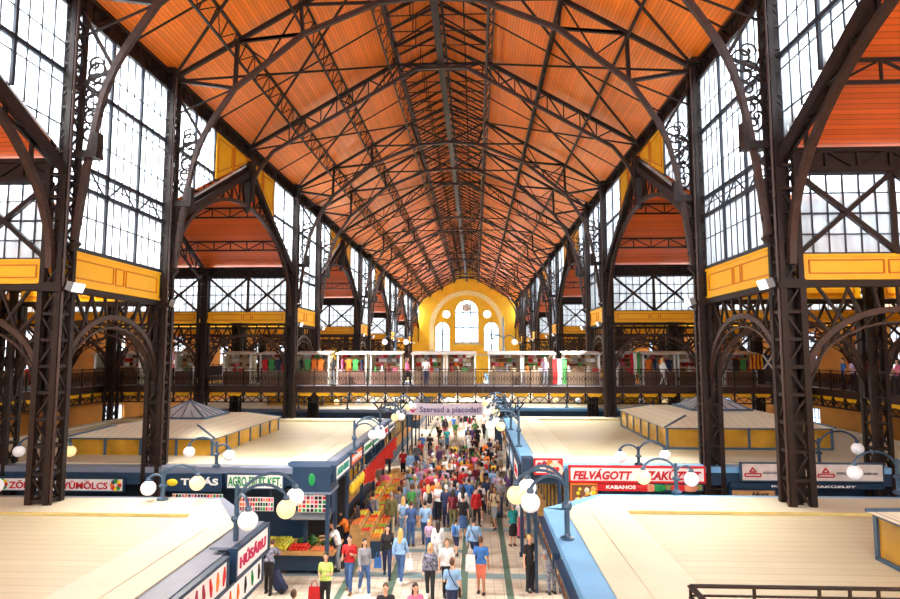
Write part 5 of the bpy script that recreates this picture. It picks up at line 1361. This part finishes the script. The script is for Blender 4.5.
pp(446, 512, 'man_pack', 180, 'grey', 'navy', 'dark', 'person with an olive backpack left of the aisle centre', pack='olive')
pp(438, 568, 'woman_walk', 180, 'white', 'white', 'dark', 'dark haired person all in white seen from behind', scale=.95)
pp(447, 596, 'man', 10, 'white', 'black', 'brown', 'young man in plain white T-shirt facing the camera')
pp(430, 600, 'woman_walk', 0, 'patterned', 'black', 'blonde', 'blonde woman in dark floral jacket and black leggings', shoe='white', scale=.97)
pp(452, 624, 'man_cross', 180, 'light blue', 'navy', 'brown', 'man in pale blue shirt with a diagonal bag strap, back to camera', scale=1.02)
pp(415, 655, 'woman', 20, 'pink', 'black', 'dark', 'dark haired woman in magenta top at the bottom edge')
pp(385, 655, 'man', 10, 'black', 'black', 'brown', 'man in black jacket at the bottom edge, left of the magenta top')
pp(292, 664, 'man', 180, 'brown', 'brown', 'brown', 'brown haired person at the bottom edge below the fruit table')
pp(481, 594, 'man_shorts', 175, 'blue', 'salmon', 'brown', 'man in blue shirt and salmon shorts with a white bag', tan=True)
pp(474, 568, 'walker_bag', 160, 'light blue', 'navy', 'dark', 'man in light blue shirt with black shoulder bag mid-stride')
pp(456, 556, 'man_pack', 150, 'light blue', 'navy', 'dark', 'child in light blue with a small backpack', scale=.78, pack='blue')
pp(429, 556, 'woman', 0, 'lilac', 'blue denim', 'blonde', 'child in lilac with a straw hat', scale=.75)
pp(453, 531, 'woman_pack', 180, 'maroon', 'olive', 'dark', 'person in maroon T-shirt with maroon backpack', pack='maroon')
pp(463, 538, 'woman_skirt', 180, 'black', 'blue denim', 'dark', 'woman with long dark hair and denim skirt')
pp(469, 517, 'man', 180, 'blue', 'grey', 'dark', 'man in turquoise blue T-shirt behind the denim skirt')
pp(480, 521, 'man_pack', 180, 'white', 'black', 'dark', 'man in white T-shirt with a black backpack and black shorts', shoe='white', pack='black')
pp(487, 514, 'walker', 180, 'navy', 'navy', 'brown', 'man in navy T-shirt and navy trousers walking away')
pp(498, 508, 'walker', 180, 'lilac', 'lilac', 'grey', 'elderly man in pale lilac shirt and trousers walking away')
pp(509, 506, 'woman', 180, 'purple', 'grey', 'grey', 'broad person in striped purple top near the right stalls', scale=1.03)
pp(513, 546, 'woman_skirt', 200, 'teal', 'black', 'grey', 'grey haired woman in teal cardigan and black skirt', shoe='brown', scale=.95)
pp(521, 538, 'woman', 190, 'white', 'pink', 'grey', 'woman in white top and pink trousers next to the teal cardigan', scale=.93)
pp(530, 591, 'woman_bun', 30, 'black', 'black', 'blonde', 'short haired person in black standing near the right kiosks')
pp(552, 594, 'woman_bun', -160, 'grey', 'patterned', 'brown', 'person in grey top and patterned white trousers by the right kiosk', tan=True)
pp(268, 594, 'stoop', 185, 'patterned', 'black', 'brown', 'stooping person in striped black top with a shopping trolley')
for xp, yp, b_, fc, sh, bo, ha, lb in [(464, 487, 'man', 180, 'yellow', 'navy', 'dark', 'person in bright yellow T-shirt in the crowd'), (463, 503, 'man', 180, 'red', 'black', 'dark', 'person in bright red T-shirt below the yellow T-shirt'),
    (468, 449, 'walker', 180, 'blue', 'blue', 'dark', 'man in vivid blue outfit alone in the aisle centre'), (478, 448, 'man_shorts', 180, 'black', 'black', 'dark', 'person in black shorts beside the vivid blue outfit'),
    (447, 450, 'man', 0, 'teal', 'blue denim', 'brown', 'person in pale teal shirt and jeans facing the camera'), (422, 458, 'man', 180, 'blue', 'beige', 'dark', 'person in royal blue top on the left of the crowd'),
    (430, 458, 'man', 180, 'black', 'black', 'dark', 'large person in black beside the royal blue top'), (441, 470, 'man', 180, 'white', 'grey', 'dark', 'person in white T-shirt mid-crowd, left of centre'),
    (478, 478, 'woman', 0, 'green', 'beige', 'brown', 'woman in green top facing the camera'), (486, 478, 'woman_dress', 180, 'black', 'black', 'dark', 'woman in black dress beside the green top'),
    (440, 505, 'woman', 170, 'pink', 'black', 'dark', 'woman in hot pink top in the left of the crowd'), (428, 497, 'man', 180, 'pink', 'grey', 'grey', 'grey haired person in coral pink shirt'),
    (421, 500, 'man', 180, 'lilac', 'grey', 'grey', 'bald person in lilac shirt beside the coral pink shirt'), (455, 478, 'man', 180, 'pink', 'navy', 'brown', 'person in salmon shirt left of the yellow T-shirt'),
    (458, 523, 'man', 180, 'blue denim', 'grey', 'grey', 'broad person in washed denim blue shirt'), (403, 478, 'man', 180, 'red', 'black', 'dark', 'person in red shirt by the pepper garlands')]:
    pp(xp, yp, b_, fc, sh, bo, ha, lb)
# the rest of the crowd
rn = random.Random(11); seen = set(); made = 0; tries = 0
TOPN = {'man': 'T-shirt', 'walker': 'T-shirt', 'walker_bag': 'shirt and shoulder bag', 'man_pack': 'T-shirt and backpack', 'man_shorts': 'T-shirt', 'jacket': 'jacket', 'woman': 'top', 'woman_walk': 'cardigan', 'woman_skirt': 'top and skirt', 'woman_dress': 'top and short skirt', 'woman_pack': 'top and backpack', 'capped': 'shirt and white cap', 'woman_bun': 'top'}
bases = list(TOPN); cols = [c for c in CLOTH if c not in ('blue denim', 'patterned', 'salmon', 'pale green')] + ['black', 'white', 'black', 'white', 'grey', 'navy', 'light blue', 'black', 'white']
while made < 135 and tries < 20000:
    tries += 1
    if made < 80: y = rn.uniform(27.0, 36.5); x = rn.uniform(-3.5, 1.15)
    elif made < 108: y = rn.uniform(41.5, 62); x = rn.uniform(-3.6, 1.1)
    else: y = rn.uniform(36.5, 41.5); x = rn.uniform(-4.2, 1.6)
    if 24 < y < 30 and x > -.4 and rn.random() < .6: continue
    if 28 < y < 36 and -1.3 < x < -.1 and rn.random() < .7: continue
    if any((x-a)**2+(y-b)**2 < .52**2 for a, b in PLACED): continue
    b_ = rn.choice(bases); c = rn.choice(cols); bo = rn.choice(['blue denim', 'black', 'navy', 'beige', 'grey', 'blue denim', 'black', 'white', 'olive']); ha = rn.choice(['dark', 'dark', 'brown', 'brown', 'blonde', 'grey'])
    away = rn.random() < .6
    side = 'left' if x < -2.6 else 'right' if x > -.4 else 'middle'
    zone = 'before the gallery' if y < 36.5 else 'under the gallery' if y < 41.5 else 'beyond the gallery'
    hh = '' if b_ == 'capped' else ha+' haired '
    lb = '%sperson in %s %s, %s below, %s, %s %s' % (hh, c, TOPN[b_], bo, 'back turned' if away else 'facing camera', side, zone)
    if lb in seen or len(lb.split()) > 16: continue
    seen.add(lb); made += 1
    person(x, y, b_, (180 if away else 0)+rn.uniform(-35, 35), c, bo, ha, lb, rn.choice(['black', 'white', 'brown']), rn.uniform(.93, 1.04), tan=rn.random() < .3)
# on the galleries
GP = 'people on the galleries'
for k, (y, c, b_) in enumerate(((29.9, 'pink', 'woman'), (30.4, 'white', 'man'), (30.95, 'red', 'man'), (31.5, 'pink', 'woman_walk'), (32.1, 'red', 'woman'), (32.7, 'white', 'man'), (33.3, 'lilac', 'woman'), (34.2, 'blue', 'man'))):
    person(CX+21.9, y, b_, -90+rn.uniform(-30, 30), c, 'navy', rn.choice(['dark', 'brown']), 'person in %s top behind the right side gallery railing, %s from the camera' % (c, ORD[k]), group=GP, z=DZ)
x, _ = at(426, 365, 37.4); person(x, 37.4, 'man', 180, 'white', 'navy', 'dark', 'man in white T-shirt browsing the gallery stalls', group=GP, z=DZ)
x, _ = at(333, 365, 37.2); person(x, 37.2, 'woman', 160, 'black', 'grey', 'dark', 'woman in black browsing beside the hanging shirts on the cross gallery', group=GP, z=DZ)
x, _ = at(407, 365, 37.4); person(x, 37.4, 'woman_walk', 90, 'pink', 'black', 'dark', 'woman in pink walking along the cross gallery', group=GP, z=DZ)
x, _ = at(545, 365, 37.3); person(x, 37.3, 'woman', 180, 'lilac', 'grey', 'grey', 'grey haired person in lilac at a right gallery stall', group=GP, z=DZ)
x, _ = at(663, 372, 37.3); person(x, 37.3, 'woman_walk', 100, 'white', 'white', 'blonde', 'person all in white walking on the right of the cross gallery', group=GP, z=DZ)
for R_ in PR.values(): R_.drop()
# ------------------------------------------------------------------ bags
def bag(x, y, z, c, w_, h_, label, name='shopping_bag'):
    r = empty(name, (x, y, z)); tag(r, label, 'bag')
    MB().add([(-w_/2, -.05, 0), (w_/2, -.05, 0), (w_/2, .05, 0), (-w_/2, .05, 0), (-w_*.42, -.03, h_), (w_*.42, -.03, h_), (w_*.42, .03, h_), (-w_*.42, .03, h_)], [(0,3,2,1), (4,5,6,7), (0,1,5,4), (1,2,6,5), (2,3,7,6), (3,0,4,7)]).build('bag_body', CLOTH[c], r)
    for yy in (-.035, .035): MB().tube([(-w_*.25, yy, h_), (-w_*.2, yy, h_+.13), (0, yy*.3, h_+.18), (w_*.2, yy, h_+.13), (w_*.25, yy, h_)], .008, 5).build('handle', CLOTH[c], r)
q = onz(325, 612); bag(q.x-.30, q.y-.12, .38, 'red', .36, .38, 'red and white shopping bag held by the woman in pale green')
q = onz(387, 577); bag(q.x-.30, q.y-.12, .35, 'blue', .26, .33, 'blue paper bag held by the woman in the black waistcoat')
q = onz(400, 583); bag(q.x+.28, q.y, .45, 'white', .3, .34, 'white plastic bag carried by the blonde woman in pale blue')
q = onz(481, 594); bag(q.x-.33, q.y-.05, .72, 'white', .34, .5, 'white cloth bag hanging beside the man in salmon shorts')
q = onz(499, 508); bag(q.x-.34, q.y, .4, 'white', .3, .35, 'white plastic bag carried by the elderly man in lilac')
def trolley():
    q = onz(280, 592); r = empty('shopping_trolley', (q.x, q.y, 0)); tag(r, 'dark two wheeled shopping trolley tilted behind the stooping person', 'shopping trolley')
    MB().add([(-.1, -.16, .1), (.22, -.16, .06), (.22, .16, .06), (-.1, .16, .1), (-.36, -.16, .6), (-.1, -.16, .66), (-.1, .16, .66), (-.36, .16, .6)], [(0,3,2,1), (4,5,6,7), (0,1,5,4), (1,2,6,5), (2,3,7,6), (3,0,4,7)]).build('bag_body', CLOTH['navy'], r)
    MB().tube([(.02, 0, .08), (-.45, 0, .85), (-.52, 0, .86)], .015, 6).build('handle', GREY, r)
    for y in (-.19, .19): o = MB().lathe((0,0,0), [(.08, -.02), (.09, 0), (.08, .02)], 12).build('wheel', DARK, r); o.location = (.12, y, .09); o.rotation_euler = (PI/2, 0, 0)
trolley()

# ================================================================== PRODUCE
def table(x0, x1, y0, y1, z, label, name='produce_table', hb=0.):
    r = empty(name, ((x0+x1)/2, (y0+y1)/2, 0)); tag(r, label, 'table'); a, b = (x1-x0)/2, (y1-y0)/2
    MB().box(-a+.12, -b+.15, .14, a-.12, b-.05, z-.08).build('base', NAVY, r); MB().box(-a, -b, z-.08, a, b, z).build('table_top', WOOD, r)
    MB().box(-a, -b-.03, z-.1, a, -b, z+.05).build('front_edge', WOOD, r)
    for x in (-a+.2, a-.2):
        for y in (-b+.22, b-.2): MB().box(x-.05, y-.05, 0, x+.05, y+.05, .16).build('leg', DARK, r)
    return r
TX0, TX1, TY0, TY1 = -7.75, -4.85, 21.15, 22.5
table(TX0, TX1, TY0-.1, TY1+.1, .80, 'wooden fruit table with dark blue base in front of the corner kiosk')
# stepped display behind the table
def step(x0, x1, y0, y1, z0, z1, label):
    r = empty('display_step', ((x0+x1)/2, (y0+y1)/2, 0)); tag(r, label, 'display stand'); a, b = (x1-x0)/2, (y1-y0)/2
    MB().add([(-a,-b,z0),(a,-b,z0),(a,b,z1),(-a,b,z1),(-a,-b,z0-.06),(a,-b,z0-.06),(a,b,z1-.06),(-a,b,z1-.06)], [(0,1,2,3),(7,6,5,4),(0,4,5,1),(1,5,6,2),(2,6,7,3),(3,7,4,0)]).build('tray', WOOD, r)
    MB().box(-a+.1, b-.08, 0, a-.1, b, z1-.07).build('back_board', NAVY, r); MB().box(-a+.1, -b+.05, 0, a-.1, -b+.12, z0-.07).build('front_board', NAVY, r)
def fruit(name, label, prof, m, n=8, sx=1, extra=None, cat='fruit'):
    b = MB().lathe((0,0,0), prof, n); o = b.build(name, m, None, True); tag(o, label, cat)
    if extra: extra(o)
    return Rep(o)
PEP = mat('pepper_yellow', (226, 214, 70), .35, 0, .12); TOM = mat('tomato_red', (222, 44, 26), .3, 0, .08); ORA = mat('orange_fruit', (240, 140, 30), .4, 0, .06); MEL = mat('watermelon_green', (52, 100, 40), .35, 0, .5, 14); APG = mat('apple_green', (150, 180, 50), .35, 0, .1)
PCH = mat('peach', (238, 130, 80), .5, 0, .2, 6); BAN = mat('banana_yellow', (244, 204, 50), .4, 0, .05); BER = mat('dark_grape', (90, 30, 50), .35, 0, .2)
def stem(o): MB().tube([(0,0,.13), (.01,0,.17)], .008, 5).build('stem', GREENL, o)
FR = {
 'yellow pepper': (fruit('yellow_pepper', 'pepper', [(.015,0),(.05,.02),(.06,.07),(.055,.12),(.02,.14)], PEP, 7, extra=stem, cat='vegetable'), .115),
 'red tomato': (fruit('tomato', 'tomato', [(.015,0),(.05,.02),(.058,.05),(.045,.085),(.01,.09)], TOM, 8, cat='vegetable'), .115),
 'orange': (fruit('orange', 'orange', [(.015,0),(.045,.015),(.055,.05),(.045,.09),(.01,.10)], ORA, 8), .11),
 'green apple': (fruit('green_apple', 'apple', [(.015,0),(.045,.015),(.052,.05),(.04,.085),(.01,.08)], APG, 8), .105),
 'peach': (fruit('peach', 'peach', [(.015,0),(.045,.015),(.05,.05),(.04,.08),(.01,.085)], PCH, 8), .105),
 'watermelon': (fruit('watermelon', 'watermelon', [(.03,0),(.12,.03),(.16,.12),(.15,.2),(.08,.27),(.02,.285)], MEL, 14), .34)}
cnt = {}
def heap(kind, x0, x1, y0, y1, zf, label, layers=1, limit=999, seed=1):
    R_, d = FR[kind]; rn = random.Random(seed); k = 0
    for ly in range(layers):
        e = ly*d*.5; y = y0+d/2+e
        while y < y1-e:
            x = x0+d/2+e
            while x < x1-e:
                if k < limit: R_.put((x+rn.uniform(-.01, .01), y+rn.uniform(-.01, .01), zf(y)+ly*d*.72), rn.uniform(0, 6), rn.uniform(.92, 1.08), label, label+' (heap)'); k += 1
                x += d
            y += d
    cnt[kind] = cnt.get(kind, 0)+k
flat = lambda y: .80
heap('yellow pepper', TX0+.05, -6.55, TY0, TY0+1.0, flat, 'pale yellow pepper heaped on the left of the fruit table', 2)
heap('red tomato', -6.5, -5.8, TY0, TY0+.42, flat, 'red tomato heaped in front on the fruit table', 2)
heap('green apple', -6.3, -4.95, TY0+.92, TY1, lambda y: .80, 'green apple at the back of the fruit table', 1)
heap('peach', -5.7, -4.95, TY0, TY0+.4, flat, 'orange pink peach at the front right of the fruit table', 1)
for x, y in ((-6.2, TY0+.7), (-5.8, TY0+.68), (-5.4, TY0+.66), (-5.05, TY0+.85), (-5.95, TY0+1.1), (-5.5, TY0+1.1)):
    FR['watermelon'][0].put((x, y, .80), 0, (1.15, .95, .9) if x < -6 else .85, 'dark green watermelon lying behind the tomatoes on the fruit table', 'watermelons on the fruit table')
# sloping stands along the left aisle edge
SX0, SX1 = -4.72, -3.55
kinds = ['orange', 'yellow pepper', 'red tomato', 'green apple', 'peach', 'orange', 'red tomato', 'yellow pepper']
COLS = {'orange': ORA, 'yellow pepper': PEP, 'red tomato': TOM, 'green apple': APG, 'peach': PCH}
y = 22.9; k = 0
crate = None
def make_crate():
    r = empty('fruit_crate'); tag(r, 'crate', 'crate'); m = MB()
    for q in ((-.27, -.2, .27, -.18), (-.27, .18, .27, .2), (-.27, -.2, -.25, .2), (.25, -.2, .27, .2)): m.box(q[0], q[1], .0, q[2], q[3], .14)
    m.build('side_board', WOOD, r); MB().box(-.26, -.19, 0, .26, .19, .02).build('bottom', WOOD, r); return Rep(r)
CR = make_crate(); stand_n = 0; far = {}
while y < 35.0:
    r = empty('produce_stand', ((SX0+SX1)/2, y+.65, 0)); tag(r, '%s stepped produce stand from the fruit table, left aisle edge' % ORD[stand_n], 'display stand', 'produce stands along the left aisle edge')
    for j in range(3):
        MB().box(SX1-(j+1)*.39-(SX0+SX1)/2, -.62, 0, SX1-j*.39-(SX0+SX1)/2, .62, .62+.22*j).build('step', NAVY if j == 0 else WOOD, r)
        for t in (0, 1, 2):
            kd = kinds[(stand_n*3+j*2+t) % len(kinds)]; cx_, cy_, cz_ = SX1-(j+.5)*.39, y+.24+t*.41, .625+.22*j
            if stand_n > 6: continue
            CR.put((cx_, cy_, cz_), PI/2, (.68, .9, 1), 'wooden crate of %ss, %s row, %s produce stand' % (kd, ('front', 'middle', 'back')[j], ORD[stand_n]), 'crates on the produce stands')
            R_, d = FR[kd]; lab = '%s in a crate on the %s row of the %s produce stand' % (kd, ('front', 'middle', 'back')[j], ORD[stand_n])
            for a in range(3):
                for b in range(3):
                    px_, py_, pz_ = cx_-.11+a*.11, cy_-.11+b*.11, cz_+.035+.012*(a+b) % .05
                    if cnt.get(kd, 0) < 290: R_.put((px_, py_, pz_+.03), rn.uniform(0, 6), 1.05, lab, lab); cnt[kd] = cnt.get(kd, 0)+1
    y += 1.35; stand_n += 1
print('fruit', cnt)
FR['watermelon'][0].drop()
# garlands of peppers hanging from the left aisle edge
def make_garland():
    r = empty('pepper_garland'); tag(r, 'garland', 'garland'); MB().tube([(0,0,0), (0,0,-1.0)], .012, 5).build('string', BROWN, r)
    p = MB(); rr = random.Random(2)
    for i in range(16):
        for j in range(5):
            a = j*PI*2/5+i; p.tube([(0, 0, -.08-i*.055), (.05*math.cos(a), .05*math.sin(a), -.11-i*.055), (.085*math.cos(a), .085*math.sin(a), -.17-i*.055)], [.022, .024, .006], 5)
    p.build('peppers', TOM, r); return Rep(r)
r = empty('hanging_rail', (SX0+.2, 28.4, 2.96)); tag(r, 'long steel rail under the left aisle signs carrying garlands and bananas', 'rail')
MB().bar((0, -6.6, 0), (0, 6.6, 0), .04).build('rail_bar', STEEL, r)
for q in range(6): MB().bar((0, -6.4+q*2.5, 0), (-.15, -6.4+q*2.5, .42), .035).build('hanger', STEEL, r)
GA = make_garland()
for k in range(14):
    GA.put((SX0+.2, 24.9+k*.72, 2.95), k*1.1, (1.0, 1.0, .65+.12*(k % 4)), '%s hanging garland of red peppers from the corner kiosk' % ORD[k], 'garlands of dried peppers')
def banana_bunch(x, y, z, k):
    r = empty('banana_bunch', (x, y, z)); tag(r, 'hanging bunch of yellow bananas, %s from the corner kiosk' % ORD[k], 'bananas', 'bananas hanging on the left stands')
    for j in range(9):
        a = j*.7; r0 = .03; b = MB().tube([(0, 0, 0), (.07*math.cos(a), .07*math.sin(a), -.10-.01*j), (.09*math.cos(a), .09*math.sin(a), -.22-.015*j), (.05*math.cos(a), .05*math.sin(a), -.32-.02*j)], [.012, .028, .028, .01], 6); b.build('banana', BAN, r)
for k in range(5): banana_bunch(SX0+.2, 22.3+k*.5, 2.94, k)

# shorten any label that grew past sixteen words
for o in bpy.data.objects:
    l = o.get('label')
    if l and len(l.split()) > 16: o['label'] = l.replace(' and ', ' ').replace('back turned', 'turned away').replace(' haired person', '-haired person').replace(', under the gallery', '').replace(' below,', ' trousers,').replace(' of the ', ' of ').replace(' on the ', ' on ')
